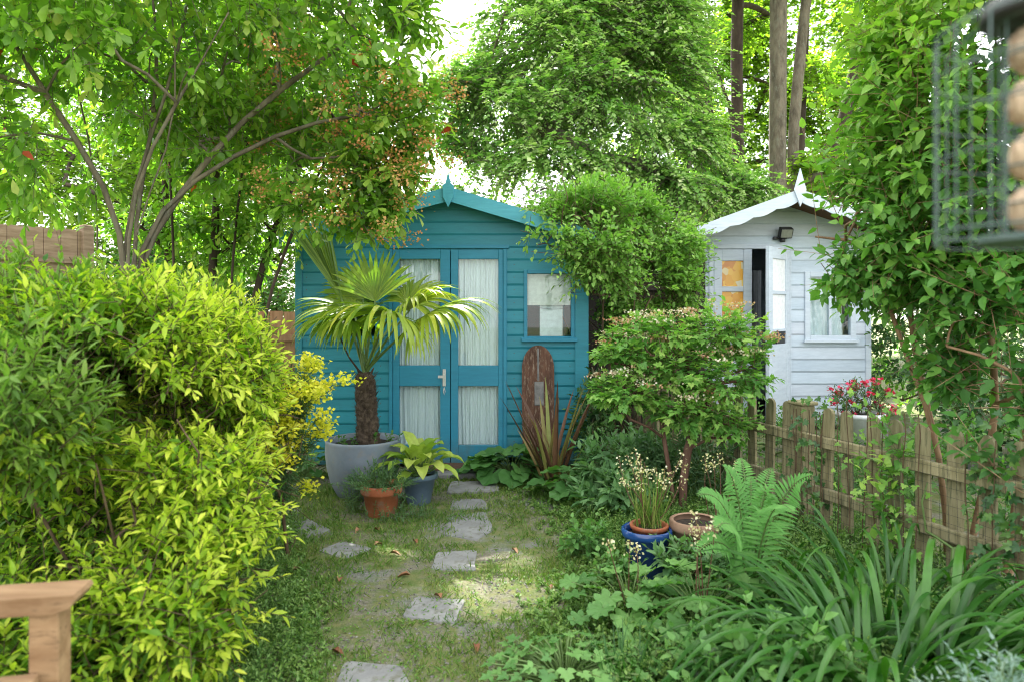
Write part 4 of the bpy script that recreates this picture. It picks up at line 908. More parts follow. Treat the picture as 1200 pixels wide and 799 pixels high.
plant('leafy_plant', 'low spreading plant at the feet of the terracotta and blue-grey pots', 'plant', b, [('foliage', [lf], M['l_rose'])], ('stem', [tw], M['greenstem']))
def rosette(name, label, cat, base, n, mat, ll, lw, kind, seed, spread=.25, h=(.1, .25), stemmat=None, fold=.15, curl=.25, tilt=.5, cup=0, group=None, extra=None, ell=(1, 1)):
    """leaf blades on their own stalks from one crown"""
    rng = np.random.default_rng(seed); base = np.array(base, float); a = np.arange(n) * 2.4 + rng.normal(0, .3, n); r = spread * np.sqrt((np.arange(n) + .5) / n) * rng.uniform(.8, 1.1, n)
    z = np.interp(r / spread, [0, 1.1], [h[1], h[0]]) * rng.uniform(.8, 1.15, n)
    out = np.column_stack([np.cos(a) * ell[0], np.sin(a) * ell[1], np.zeros(n)]); tip = base + out * r[:, None] + UP * z[:, None]
    d = nrm(out) * 1.0 + UP * rng.uniform(-.25, .25, n)[:, None] - UP * .25 * (r / spread)[:, None]; nn = UP * 1.0 + out * tilt * rng.uniform(.3, 1.2, n)[:, None] + rng.normal(0, .2, (n, 3))
    sz = rng.uniform(.6, 1.12, n)
    lf = leaves(tip, d, nn, ll * sz, lw * sz, kind, rng.random(n), fold, curl)
    st = []
    for k in range(n):
        s = np.linspace(0, 1, 6)[:, None]; e = tip[k] + nrm(d[k]) * ll * sz[k] * .3; m = base + (tip[k] - base) * [.35, .35, .9]
        st.append(tube((1 - s) ** 2 * (base + out[k] * .02) + 2 * s * (1 - s) * m + s * s * e, .0032, 4))
    parts = [('foliage', [lf], mat)]
    if extra: parts += extra(rng, base)
    return plant(name, label, cat, base, parts, ('stalk', st, stemmat or M['greenstem']), group)
def wideleaves(name, label, base, n, seed, ll=.19, lw=.10):
    """hosta: big arching blades"""
    rng = np.random.default_rng(seed); base = np.array(base); a = np.arange(n) * 2.4; el = np.interp(np.arange(n), [0, n], [1.3, .35])
    D = np.column_stack([np.cos(a) * np.cos(el), np.sin(a) * np.cos(el), np.sin(el)]); P = base + D * [.05, .05, .05] + UP * .0
    S = P + D * rng.uniform(.05, .11, n)[:, None]
    rows = []; L = ll * rng.uniform(.8, 1.15, n); W = lw * rng.uniform(.8, 1.15, n); p = S.copy(); d = D.copy(); side = nrm(np.cross(D, UP)); ns = 9; nw = 7
    vv = rng.random(n)
    for k in range(ns + 1):
        u = k / ns; wd = np.interp(u, [0, .08, .25, .45, .75, .93, 1], [.1, .55, .95, 1, .68, .22, .0]); nn_ = np.cross(side, d)
        row = []
        for q_ in np.linspace(-1, 1, nw):
            row.append(p + side * (W * wd * q_ / 2)[:, None] + nn_ * (W * wd * (.16 * abs(q_) + .05 * math.sin(u * 16 + q_ * 4) * abs(q_)))[:, None])
        rows.append(np.stack(row, 1)); p = p + d * (L / ns)[:, None]; d = d.copy(); d[:, 2] -= .20; d = nrm(d)
    V = np.stack(rows, 1); m = (ns + 1) * nw
    Fl = np.array([[k * nw + q_, k * nw + q_ + 1, (k + 1) * nw + q_ + 1, (k + 1) * nw + q_] for k in range(ns) for q_ in range(nw - 1)])
    lf = (V.reshape(-1, 3), ((np.arange(n) * m)[:, None, None] + Fl[None]).reshape(-1, 4), np.repeat(vv, len(Fl)))
    st = [tube([base + D[k] * .01, S[k] + d[k] * 0], .005, 5) for k in range(n)]
    return plant(name, label, 'hosta', base, [('foliage', [lf], M['l_hosta'])], ('stalk', st, M['greenstem']))
wideleaves('hosta', 'lime-green hosta with broad rippled leaves in the blue-grey pot', HP + np.array([0, 0, .18]), 30, 61)

# ------------------------------------------------------------------ border right of the path
rosette('butterbur', 'cluster of big round dark leaves under the brown board', 'plant', np.array([.0, 5.22, 0]), 60, M['l_round'], .19, .2, 'round', 71, .34, (.08, .24), curl=.1, ell=(1.0, .6))
rosette('butterbur', 'round-leaved clump in front of the bronze sword leaves', 'plant', gnd(672, 585), 30, M['l_round'], .14, .15, 'round', 72, .26, (.08, .26), curl=.1, ell=(1, .6))
rosette('butterbur', 'few broad leaves behind the grey planter next to the shed wall', 'plant', np.array([X_(362, 5.2), 5.2, 0]), 26, M['l_round'], .13, .12, 'round', 73, .26, (.06, .3), curl=.1, ell=(.9, .6))
rng = np.random.default_rng(74); b = np.array([.30, 4.95, 0]); n = 30; ph = rng.random(n) * 6.28
D = np.column_stack([np.cos(ph) * .38, np.sin(ph) * .3, np.ones(n)]) + rng.normal(0, .08, (n, 3))
plant('phormium', 'bronze and gold sword-leaved phormium by the brown board', 'phormium', b, [('foliage', [ribbons(b + rng.normal(0, .03, (n, 3)) * [1, .6, 0], D, rng.uniform(.45, .88, n), rng.uniform(.026, .042, n), rng.uniform(.05, .55, n), 8, .5, rng)], M['l_phorm'])])
def leafmound(name, label, base, lobes, n, mat, ll, lw, kind, seed, cat='plant', nl=7, shoot=.16, upw=.8, **k):
    return bush(name, label, cat, base, lobes, n, mat, ll, lw, kind, seed, shoot, nl, wood=M['greenstem'], upw=upw, nb=18, rtip=.003, keep=lambda p: p[:, 2] > .03, **k)
leafmound('peony', 'grey-green leafy perennial mound beside the path below the viburnum', gnd(715, 600), [(gnd(712, 590) + [0, 0, .24], (.2, .22, .22)), (gnd(750, 585) + [0, 0, .26], (.24, .22, .22)), (gnd(722, 606) + [0, 0, .13], (.24, .18, .14))], 170, M['l_peony'], .10, .042, 'lance', 75, nl=11)
leafmound('lupin', 'blue-green leafy clump at the foot of the viburnum by the fence', gnd(800, 600), [(gnd(790, 590) + [0, 0, .22], (.22, .2, .24)), (gnd(835, 585) + [0, 0, .2], (.2, .2, .2))], 120, M['l_rose'], .09, .02, 'lance', 76, nl=12)
leafmound('hellebore', 'dark leafy plant against the shed corner behind the bronze leaves', np.array([.55, 5.35, 0]), [((.62, 5.38, .38), (.14, .12, .32)), ((.74, 5.5, .58), (.14, .14, .2))], 90, M['l_ivy'], .11, .045, 'maple', 77, nl=7)
leafmound('border_perennial', 'loose leafy growth half hiding the tan pot beside the fern', gnd(805, 700), [(gnd(800, 695) + [0, 0, .12], (.13, .08, .12)), (gnd(850, 680) + [0, 0, .14], (.14, .1, .12))], 70, M['l_peony'], .07, .03, 'ovate', 78, nl=8, shoot=.14)
leafmound('border_perennial', 'loose leafy growth in front of the cobalt blue pot by the path', gnd(735, 690), [(gnd(728, 690) + [0, 0, .07], (.13, .08, .07)), (gnd(690, 655) + [0, 0, .08], (.12, .12, .09))], 60, M['l_scal'], .05, .03, 'ovate', 79, nl=8, shoot=.12)
# saxifrage-like flower spikes from the blue pot
def spikes(base, n, h, seed, mat=M['l_cream'], spread=.12, fl=26, flen=.14, sz=.011):
    rng = np.random.default_rng(seed); out = []
    for k in range(n):
        a = rng.random() * 6.28; r = spread * rng.uniform(.2, 1.2); e = base + np.array([math.cos(a) * r, math.sin(a) * r * .7, h * rng.uniform(.7, 1.1)]); s = np.linspace(0, 1, 7)[:, None]; m = (base + e) / 2 + rng.normal(0, .03, 3)
        p = (1 - s) ** 2 * base + 2 * s * (1 - s) * m + s * s * e; out.append(('flower_stem', [tube(p, np.linspace(.003, .0015, 7), 4)], M['redstem']))
        u = rng.random(fl); c = e - (e - m) * (u * flen / h)[:, None]; pos = c + rng.normal(0, .012, (fl, 3))
        out.append(('flower', [leaves(pos, rng.normal(0, 1, (fl, 3)), rng.normal(0, 1, (fl, 3)), sz * 1.2, sz, 'simple', rng.random(fl), carve=False)], mat))
    return out
b = IP + np.array([0, 0, .1]); fs = spikes(b, 13, .34, 81, spread=.17, flen=.2, fl=22)
rng = np.random.default_rng(82); n = 130; gb = ribbons(b + rng.normal(0, .03, (n, 3)) * [1, 1, 0], UP + rng.normal(0, .28, (n, 3)), rng.uniform(.1, .3, n), .004, .5, 5, rng=rng)
plant('saxifrage', 'straggly plant with cream-yellow bells in the cobalt blue pot', 'plant', b, fs + [('foliage', [gb], M['l_grass'])])
def heu(h, n, seed):
    return lambda rng, base: spikes(base, n, h, seed, spread=.1, fl=18, flen=.12, sz=.012)
rosette('tellima', 'scallop-leaved clump in front of the cobalt blue pot', 'plant', gnd(738, 728), 30, M['l_scal'], .125, .13, 'scallop', 83, .27, (.09, .2), extra=heu(.36, 3, 84), curl=.08)
rosette('tellima', 'scallop-leaved clump with a tall cream flower spike below the tan pot', 'plant', gnd(822, 750), 30, M['l_scal'], .125, .13, 'scallop', 85, .25, (.1, .26), extra=heu(.52, 4, 86), curl=.08)
rosette('tellima', 'scallop-leaved clump with cream spikes between the fern and the fence', 'plant', gnd(842, 640), 22, M['l_scal'], .09, .09, 'scallop', 87, .2, (.1, .2), extra=heu(.5, 6, 88), curl=.08)
rosette('geranium', 'low mound of lobed bright leaves at the bottom edge of the path', 'geranium', gnd(662, 812), 120, M['l_ger'], .07, .075, 'maple', 89, .25, (.07, .15), curl=.1)
rosette('geranium', 'second mound of lobed leaves right of the first at the lower edge', 'geranium', gnd(765, 800), 60, M['l_ger'], .06, .062, 'maple', 90, .2, (.04, .11), curl=.1)
# fern
def fern(name, label, base, specs, seed):
    rng = np.random.default_rng(seed); base = np.array(base, float); o = thing(name, label, 'fern', base)
    for k, (tipx, tipy, tipd, bow) in enumerate(specs):
        e = at(tipx, tipy - 20, tipd); s = np.linspace(0, 1, 34)[:, None]; m = base + (e - base) * [.35, .35, .75] + UP * bow
        p = (1 - s) ** 2 * base + 2 * s * (1 - s) * m + s * s * e; t = nrm(np.gradient(p, axis=0)); Ltot = np.linalg.norm(np.diff(p, axis=0), axis=1).sum()
        sd0 = nrm(np.cross(t, UP + np.array([0, -.8, 0]))); pos, d, nn, ln = [], [], [], []
        for i_ in range(4, 34):
            u = i_ / 33; pl = .135 * Ltot * math.sin(math.pi * min(1, (u * .86 + .12))) ** .8 * (1 - u * .3)
            for sg in (-1, 1):
                pos.append(p[i_]); d.append(nrm(sd0[i_] * sg + t[i_] * .45 - UP * .1 + rng.normal(0, .05, 3))); ln.append(max(.006, pl)); nn.append(UP * .6 - np.array([0, .8, 0]) + rng.normal(0, .12, 3))
        ln = np.array(ln); v = np.clip(.5 + rng.normal(0, .15) + rng.normal(0, .08, len(pos)), 0, 1)
        f = build('frond', [leaves(np.array(pos), np.array(d), np.array(nn), ln, np.minimum(ln * .26, Ltot / 33 * .6), 'lance', v, .1, .25)], M['l_fern'], o)
        build('stalk', [tube(p, np.linspace(.005, .0012, 34), 5)], M['greenstem'], f)
fern('fern', 'tall bright green fern with feathery fronds in front of the picket fence', gnd(880, 720), [(848, 566, 2.75, .12), (868, 556, 3.05, .14), (905, 590, 2.7, .12), (952, 576, 2.6, .1), (818, 600, 2.6, .16), (838, 640, 2.45, .16), (930, 620, 2.45, .2), (880, 578, 2.95, .1), (812, 672, 2.5, .2), (905, 568, 2.95, .1)], 91)
# day lilies
def straps(name, label, base, n, L, seed, spread=.1, lean=.55, w=.022, droop=(1.2, 2.6), mat='l_lily', bias=(0, 0)):
    rng = np.random.default_rng(seed); ph = rng.random(n) * 6.28; r = spread * np.sqrt(rng.random(n)); base = np.array(base, float)
    P = base + np.column_stack([np.cos(ph) * r * 1.6, np.sin(ph) * r, np.zeros(n)]); p2 = ph + rng.normal(0, .4, n); le = lean * rng.uniform(.3, 1.3, n)
    D = np.column_stack([np.cos(p2) * le + bias[0], np.sin(p2) * le + bias[1], np.ones(n)])
    return plant(name, label, 'day lily', base, [('foliage', [ribbons(P, D, L * rng.uniform(.6, 1.1, n), w * rng.uniform(.75, 1.15, n), rng.uniform(*droop, n), 14, .35, rng)], M[mat])])
straps('day_lily', 'large arching clump of dark green strap leaves in the lower right corner', at(1035, 830, 2.2) * [1, 1, 0], 340, .76, 92, .2, 1.0, .025, (2.9, 4.2))
straps('day_lily', 'strap-leaved clump reaching left under the fern', at(950, 780, 2.4) * [1, 1, 0], 80, .5, 93, .12, 1.1, .019, (2.9, 4.4))
straps('day_lily', 'upright strap-leaved clump against the picket fence', at(1040, 640, 2.75) * [1, 1, 0], 120, .64, 94, .2, .8, .017, (2.6, 4))
straps('day_lily', 'thin-leaved grassy tuft at the lower edge beside the geranium', gnd(735, 815), 60, .22, 95, .05, .4, .005, (.6, 1.6), 'l_lily')
# mint-like leafy clumps low right, silver artemisia
leafmound('mint', 'pale-veined leafy clump between the strap leaves and the scalloped leaves', at(890, 830, 2.2) * [1, 1, 0], [(at(880, 760, 2.25), (.16, .16, .14)), (at(930, 800, 2.05), (.2, .16, .14)), (at(850, 810, 2.1), (.16, .16, .12))], 130, M['l_scal'], .055, .034, 'ovate', 96, nl=10, shoot=.16, mode='opposite')
bush('artemisia', 'silvery feathery plant in the bottom right corner', 'artemisia', at(1190, 900, 1.6) * [1, 1, 0], [(at(1190, 845, 1.55), (.13, .12, .1)), (at(1150, 860, 1.5), (.10, .1, .08))], 80, M['l_silver'], .05, .012, 'maple', 97, .16, 16, wood=M['greenstem'], nb=14, rtip=.002, upw=.9)
# azalea in the white pot
def azf(rng, P, D, L): return heads('flower', (P + D * .03)[rng.choice(len(P), 26)] - np.array([0, .02, 0]), 10, .013, .032, M['l_pink'], rng, .3)
bush('azalea', 'crimson-flowered azalea in the white pot beyond the fence', 'azalea', AP + np.array([0, 0, .44]), [(AP + np.array([0, 0, .58]), (.24, .2, .14))], 120, M['l_ivy'], .035, .014, 'ovate', 98, .1, 10, nb=16, extra=azf, keep=lambda p: p[:, 2] > .45)

# ivy and creeper on the fence
def ivy(name, label, a, b, n, seed, h=(.1, .75), sz=.055, mat='l_ivy', off=.05):
    rng = np.random.default_rng(seed); y = rng.uniform(a, b, n); st = []
    yc = np.linspace(a, b, 7); z = np.clip(rng.normal((h[0] + h[1]) / 2, (h[1] - h[0]) / 2.6, n), .03, h[1] + .08)
    P = np.array([fpt(v) for v in y]) + np.column_stack([np.full(n, -off * uy), np.full(n, off * ux), z]) + rng.normal(0, .025, (n, 3))
    d = np.column_stack([rng.normal(-.4, .6, n), rng.normal(-.4, .6, n), rng.normal(-.5, .4, n)]); nn = np.array([-1, -.6, .5]) + rng.normal(0, .35, (n, 3))
    for v in yc:
        dv = rng.normal(0, .05); p = [fpt(v + dv * zz) + np.array([-off * uy, off * ux, zz]) + rng.normal(0, .004, 3) for zz in np.linspace(0, h[1], 9)]; st.append(tube(p, .0028, 5))
    return plant(name, label, 'ivy', fpt((a + b) / 2), [('foliage', [leaves(P, d, nn, sz * rng.uniform(.6, 1.2, n), sz * rng.uniform(.6, 1.1, n), 'maple', rng.random(n), .15, .15)], M[mat])], ('stem', st, M['twig']))
ivy('ivy', 'ivy climbing the middle fence post', 3.75, 3.98, 90, 101, (.1, .72))
ivy('ivy', 'dark ivy hanging over the right end of the fence', 2.4, 2.95, 260, 102, (.02, .74), .06)
ivy('ivy', 'creeper with pale young leaves threading the pales right of the post', 3.2, 3.65, 90, 103, (.05, .8), .05, 'l_climb')

# ------------------------------------------------------------------ viburnum
vt = [[at(792, 590, 4.35) * [1, 1, 0] , at(783, 545, 4.35), at(776, 505, 4.35), at(772, 470, 4.35)], [at(800, 590, 4.3) * [1, 1, 0], at(797, 545, 4.3), at(803, 515, 4.28), at(822, 478, 4.25), at(835, 455, 4.25)]]
def vflow(rng, P, D, L):
    k = np.argsort(-(D[:, 2] + rng.random(len(P)) * 1.1))[:150]; k = rng.permutation(k)[:95]; return heads('flower_head', P[k] + D[k] * .05 + UP * .03, 34, (.036, .036, .007), .0155, M['l_vibflower'], rng, .2)
vl = [(at(770, 395, 4.4), (.34, .28, .10)), (at(845, 390, 4.3), (.26, .26, .13)), (at(735, 415, 4.4), (.22, .22, .08)), (at(850, 440, 4.2), (.26, .26, .14)), (at(735, 460, 4.3), (.22, .2, .11)), (at(800, 430, 4.4), (.3, .28, .13)), (at(805, 480, 4.25), (.24, .22, .13)), (at(850, 495, 4.2), (.14, .16, .08)), (at(880, 410, 4.25), (.12, .14, .07))]
bush('viburnum', 'tiered viburnum bush with flat fading lacecap flowers above the picket fence', 'viburnum', at(797, 590, 4.35) * [1, 1, 0], vl, 620, M['l_vib'], .078, .064, 'maple', 111, .13, 8, wood=M['bark_red'], mode='plane', upw=.25, trunks=vt, nb=46, rtip=.0045, expo=.5, extra=vflow, wname='trunk', rmin=.5, droop=.12)

# ------------------------------------------------------------------ climber over the blue shed's right side
cl_l = [(at(690, 262, 5.9), (.5, .4, .25)), (at(760, 275, 6.0), (.45, .4, .3)), (at(655, 250, 5.7), (.3, .3, .14)), (at(772, 330, 6.0), (.36, .35, .4)), (at(735, 330, 6.1), (.4, .3, .4)), (at(645, 262, 5.2), (.26, .14, .13)), (at(676, 280, 5.22), (.17, .12, .22)), (at(700, 245, 5.4), (.36, .22, .2)), (at(655, 262, 5.15), (.32, .12, .14)), (at(705, 280, 5.2), (.24, .14, .22)), (at(688, 305, 5.25), (.1, .1, .18)), (at(690, 268, 5.12), (.24, .12, .16)), (at(725, 300, 5.3), (.2, .16, .26)), (at(790, 300, 6.2), (.25, .3, .3)), (at(745, 385, 6.0), (.3, .3, .25)), (at(715, 240, 6.1), (.4, .4, .2))]
ck = lambda p: ~((p[:, 1] > YB - .2) & (p[:, 0] < xr + .16) & (p[:, 2] < np.where(p[:, 0] > xa, ze + (zap - ze) * (xr - p[:, 0]) / (xr - xa), 9) + .07))
rng = np.random.default_rng(120)
ctr_ = [[np.array([x, y, 0]), np.array([x + .03, y, .6]), np.array([x - .02, y - .05, 1.2]), np.array([x + .02, y, 1.7])] for x, y in ((.78, 5.9), (.88, 5.95), (.98, 5.8), (1.1, 6.0))]
bush('climber', 'bright green scrambling climber billowing over the turquoise shed roof', 'climber', (.9, 5.9, 0), cl_l, 1900, M['l_climb'], .055, .033, 'ovate', 121, .36, 15, gap=.45, gs=.24, jit=.65, nb=120, keep=ck, mode='opposite', upw=.35, rtip=.003, trunks=ctr_, sag=.15, rmin=.6, droop=.1)
# bare tangled stems in the dark gap
rng = np.random.default_rng(122); st = []
for k in range(70):
    a = np.array([rng.uniform(.68, 1.35), rng.uniform(5.75, 6.6), rng.uniform(.0, .7)]); e = a + np.array([rng.normal(0, .25), rng.normal(0, .2), rng.uniform(.5, 1.3)]); s = np.linspace(0, 1, 9)[:, None]; m = (a + e) / 2 + rng.normal(0, .15, 3)
    st.append(tube((1 - s) ** 2 * a + 2 * s * (1 - s) * m + s * s * e, rng.uniform(.003, .008), 5))
tag(build('dead_stems', st, M['twig']), 'tangle of bare brown climber stems in the dark gap beside the shed', 'stems')

# ------------------------------------------------------------------ left trees
d0 = 4.0
pt_tr = [[at(150, 470, 4.0) * [1, 1, 0], at(140, 305, 4.0), at(152, 232, 4.0), at(165, 180, 3.95), at(205, 100, 3.9), at(215, 30, 3.9), at(230, -60, 3.9)],
         [at(152, 470, 4.0) * [1, 1, 0], at(146, 290, 3.98), at(150, 235, 3.98), at(110, 195, 3.85), at(75, 155, 3.75), at(50, 100, 3.7), at(20, 60, 3.7), at(-20, -10, 3.6)],
         [at(146, 480, 4.05) * [1, 1, 0], at(150, 305, 4.05), at(195, 250, 4.1), at(250, 175, 4.15), at(300, 120, 4.2), at(360, 85, 4.2), at(420, 40, 4.2)],
         [at(112, 470, 4.4) * [1, 1, 0], at(114, 290, 4.4), at(116, 180, 4.4), at(90, 120, 4.3), at(74, 30, 4.3), at(70, -60, 4.3)],
         [at(160, 480, 4.02) * [1, 1, 0], at(155, 240, 4.02), at(182, 150, 4.1), at(190, 70, 4.1), at(180, 0, 4.1), at(170, -80, 4.1)]]
pt_tr += [[at(150, 480, 4.0) * [1, 1, 0], at(148, 245, 3.9), at(160, 200, 3.8), at(176, 165, 3.75), at(205, 125, 3.7), at(240, 70, 3.7), at(268, 15, 3.7)],
          [at(152, 480, 4.0) * [1, 1, 0], at(150, 250, 3.95), at(185, 214, 3.9), at(212, 162, 3.85), at(212, 110, 3.85), at(206, 60, 3.8), at(200, 0, 3.8)]]
pt_tr.append([at(157, 480, 4.03) * [1, 1, 0], at(158, 260, 4.03), at(215, 215, 4.1), at(290, 175, 4.2), at(350, 140, 4.3), at(420, 135, 4.4)])
phl = [(at(90, 60, 3.7), (1.0, .8, .6)), (at(250, 60, 4.1), (.9, .8, .55)), (at(380, 60, 4.4), (.75, .7, .55)), (at(440, 130, 4.5), (.42, .5, .5)), (at(300, 170, 4.4), (.6, .5, .35)), (at(435, 215, 4.4), (.32, .3, .36)), (at(425, 262, 4.3), (.18, .2, .17)), (at(372, 240, 4.5), (.36, .3, .22)), (at(395, 228, 4.45), (.4, .3, .24)), (at(440, 200, 4.4), (.3, .3, .3)), (at(355, 255, 4.5), (.25, .2, .14)), (at(450, 235, 4.4), (.2, .2, .2)), (at(380, 190, 4.5), (.45, .4, .34)), (at(470, 130, 4.4), (.28, .3, .4)), (at(40, 170, 3.9), (.6, .6, .4)), (at(150, -60, 3.8), (1.4, 1.2, .7)), (at(330, -70, 4.4), (1.1, 1.1, .6)), (at(470, 40, 4.6), (.28, .4, .4)), (at(0, -90, 3.2), (.9, .8, .5))]
def phx(rng, P, D, L):
    px = 600 + 800 * P[:, 0] / P[:, 1]; py = 370 - 800 * (P[:, 2] - CH) / P[:, 1]; c = np.where((px > 300) & (px < 540) & (py > 20) & (P[:, 1] < 4.75))[0]; k = rng.choice(c, min(75, len(c)), replace=False)
    c2 = np.where((px > 0) & (py > 0))[0]; k2 = rng.choice(c2, 26, replace=False)
    red = [('red_leaf', [leaves(P[i][None] + D[i] * .08, rng.normal(0, .5, (1, 3)) - UP, rng.normal(0, 1, (1, 3)), .085, .036, 'ovate', rng.random(1))], M['l_red']) for i in k2]
    return heads('flower_head', P[k] + D[k] * .14 - np.array([0, .03, 0]), 64, (.05, .05, .034), .018, M['l_flowerhead'], rng) + red
bush('photinia_tree', 'multi-stemmed tree with glossy leaves and rusty flower heads hanging over the shed', 'tree', at(150, 470, 4.0) * [1, 1, 0], phl, 2350, M['l_photinia'], .10, .044, 'obov', 131, .24, 9, gap=.45, gs=.4, tz=2.25, wood=M['bark'], trunks=pt_tr, nb=150, rtip=.0045, expo=.36, extra=phx, wname='trunk', rmin=.25, upw=.1, droop=.28, cut=.4, rmaxr=.05, keep=lambda p: (p[:, 1] > 2.1) & ~((((p[:, 0] / p[:, 1] + .54) / .15) ** 2 + (((p[:, 2] - CH) / p[:, 1] - .25) / .10) ** 2 < 1) & (p[:, 1] < 4.0)) & ~((p[:, 2] < 2.45) & (p[:, 0] > -1.95) & (p[:, 1] > YB - .3)))
st2 = [[at(px, 520, d) * [1, 1, 0], at(px + a, 350, d), at(px + b, 230, d), at(px + c, 120, d)] for px, d, a, b, c in ((205, 5.0, 0, -4, -10), (240, 5.2, 6, 16, 10), (265, 5.1, 4, 14, 30), (275, 5.3, 20, 60, 110), (195, 5.4, 4, 0, -8), (285, 5.0, 25, 75, 130))]
bush('photinia_tree', 'thin dark-stemmed tree close to the shed behind the first tree', 'tree', at(240, 520, 5.1) * [1, 1, 0], [(at(250, 150, 5.4), (.8, .6, .5)), (at(330, 200, 5.3), (.5, .45, .35)), (at(190, 110, 5.5), (.9, .7, .5)), (at(380, 120, 5.6), (.6, .6, .5)), (at(200, 265, 5.4), (.5, .4, .2)), (at(300, 265, 5.3), (.5, .4, .26)), (at(250, 310, 5.4), (.5, .35, .16)), (at(345, 240, 5.1), (.24, .3, .2))], 1150, M['l_photinia'], .09, .042, 'obov', 132, .22, 9, gap=.42, gs=.4, wood=M['bark_dark'], trunks=st2, nb=60, rtip=.009, expo=.38, wname='trunk', rmin=.3, upw=.1, droop=.25, cut=.4, rmaxr=.035, keep=lambda p: ~((p[:, 2] < 2.5) & (p[:, 0] > -2.0) & (p[:, 1] > YB - .3)))

# ------------------------------------------------------------------ right: broad-leaved shrub with tan stems
mt = [[at(1110, 560, 3.35) * [1, 1, 0], at(1112, 545, 3.35), at(1085, 470, 3.4), at(1062, 400, 3.45), at(1065, 340, 3.45), at(1060, 270, 3.45)],
      [at(1115, 560, 3.3) * [1, 1, 0], at(1105, 500, 3.35), at(1040, 380, 3.5), at(1035, 340, 3.5), at(1020, 290, 3.5)],
      [at(1130, 560, 3.3) * [1, 1, 0], at(1175, 470, 3.2), at(1172, 390, 3.1), at(1150, 350, 3.1), at(1130, 270, 3.1), at(1090, 150, 3.1), at(1060, 60, 3.1)],
      [at(1180, 600, 3.3) * [1, 1, 0], at(1215, 450, 3.2), at(1220, 330, 3.1), at(1210, 150, 3.0), at(1190, 0, 3.0)]]
ml = [(at(1060, 285, 3.4), (.42, .4, .3)), (at(1010, 300, 3.5), (.28, .3, .22)), (at(1130, 230, 3.2), (.5, .45, .4)), (at(1100, 130, 3.2), (.4, .4, .4)), (at(1190, 140, 3.1), (.45, .5, .55)), (at(1150, 20, 3.2), (.5, .5, .5)), (at(1060, 200, 3.5), (.3, .3, .3)), (at(1190, 350, 2.9), (.26, .26, .22)), (at(1190, 460, 2.85), (.2, .2, .24)), (at(1135, 415, 3.1), (.2, .2, .16)), (at(1190, 530, 2.75), (.2, .2, .2)), (at(1140, 450, 3.05), (.18, .18, .16)), (at(1195, 420, 2.9), (.2, .2, .2)), (at(1120, 330, 3.2), (.3, .3, .2)), (at(985, 225, 3.6), (.2, .24, .2)), (at(1070, 60, 3.4), (.3, .3, .34)), (at(1230, 250, 3.0), (.36, .4, .5)), (at(1160, -80, 3.2), (.7, .7, .5))]
bush('mock_orange', 'tall broad-leaved shrub with tan stems overhanging the fence on the right', 'shrub', at(1115, 560, 3.33) * [1, 1, 0], ml, 2000, M['l_mock'], .08, .044, 'ovate', 141, .32, 12, gap=.45, gs=.3, wood=M['bark_tan'], trunks=mt, nb=90, rtip=.005, expo=.4, mode='opposite', upw=.35, rmin=.45, wname='trunk', droop=.22, cut=.6, rmaxr=.038, a0=80, a1=40, gold=lambda P: np.clip((P[:, 2] - 1.3) / 1.6, 0, 1))  # leaves paler towards the top: backlight put into the colour
bush('creeping_shrub', 'leafy upright stems between the fence and the tan-stemmed shrub', 'shrub', fpt(3.0) + np.array([-.12, 0, 0]), [(fpt(3.3) + np.array([-.06, 0, .5]), (.07, .07, .34)), (fpt(2.72) + np.array([.3, .1, .75]), (.16, .16, .25))], 50, M['l_mock'], .065, .038, 'ovate', 142, .2, 10, wood=M['greenstem'], nb=16, rtip=.003, mode='opposite', upw=.9)
bush('laurel', 'dark leafy hedge plant beyond the fence on the far right', 'shrub', (4.6, 6.2, 0), [((4.4, 6.0, .8), (.8, .7, .7)), ((5.2, 6.0, 1.0), (.9, .8, .9)), ((3.9, 5.4, .35), (.5, .5, .35)), ((4.6, 7.6, 1.2), (.7, .8, .8))], 900, M['l_ivy'], .09, .045, 'ovate', 143, .25, 9, nb=40, keep=lambda p: p[:, 2] > .05)
bush('laurel', 'tall dark green hedge closing the view right of the white shed', 'hedge', (6.0, 8.6, 0), [((5.2, 8.6, 1.0), (1.0, .7, 1.1)), ((6.6, 8.4, 1.1), (1.1, .7, 1.2)), ((8.0, 8.0, 1.0), (1.1, .7, 1.1)), ((4.4, 9.2, .9), (.7, .6, 1.0))], 1100, M['l_mock'], .09, .045, 'ovate', 146, .28, 9, nb=50, keep=lambda p: p[:, 2] > .05)
bush('border_plant', 'leafy flower bed between the picket fence and the hedge', 'plant', (3.6, 4.6, 0), [((3.2, 4.6, .22), (.7, .6, .3)), ((4.2, 4.2, .25), (.7, .6, .35)), ((3.9, 5.2, .2), (.8, .5, .3)), ((2.9, 3.6, .18), (.4, .5, .26)), ((5.0, 5.0, .3), (.8, .7, .4)), ((2.4, 4.6, .14), (.35, .4, .2))], 620, M['l_green'], .07, .03, 'ovate', 147, .2, 9, wood=M['greenstem'], nb=24, keep=lambda p: (p[:, 2] > .03) & (p[:, 0] > 1.85 - .3175 * (p[:, 1] - 4.0)))
bush('border_plant', 'low leafy growth beyond the picket fence below the white shed', 'plant', (2.3, 6.0, 0), [((2.1, 5.9, .15), (.7, .5, .28)), ((2.9, 6.3, .12), (.6, .5, .3)), ((1.6, 6.3, .2), (.4, .5, .3)), ((2.6, 5.0, .1), (.4, .4, .25))], 420, M['l_green'], .06, .028, 'ovate', 144, .18, 9, wood=M['greenstem'], nb=24, keep=lambda p: p[:, 2] > .03)

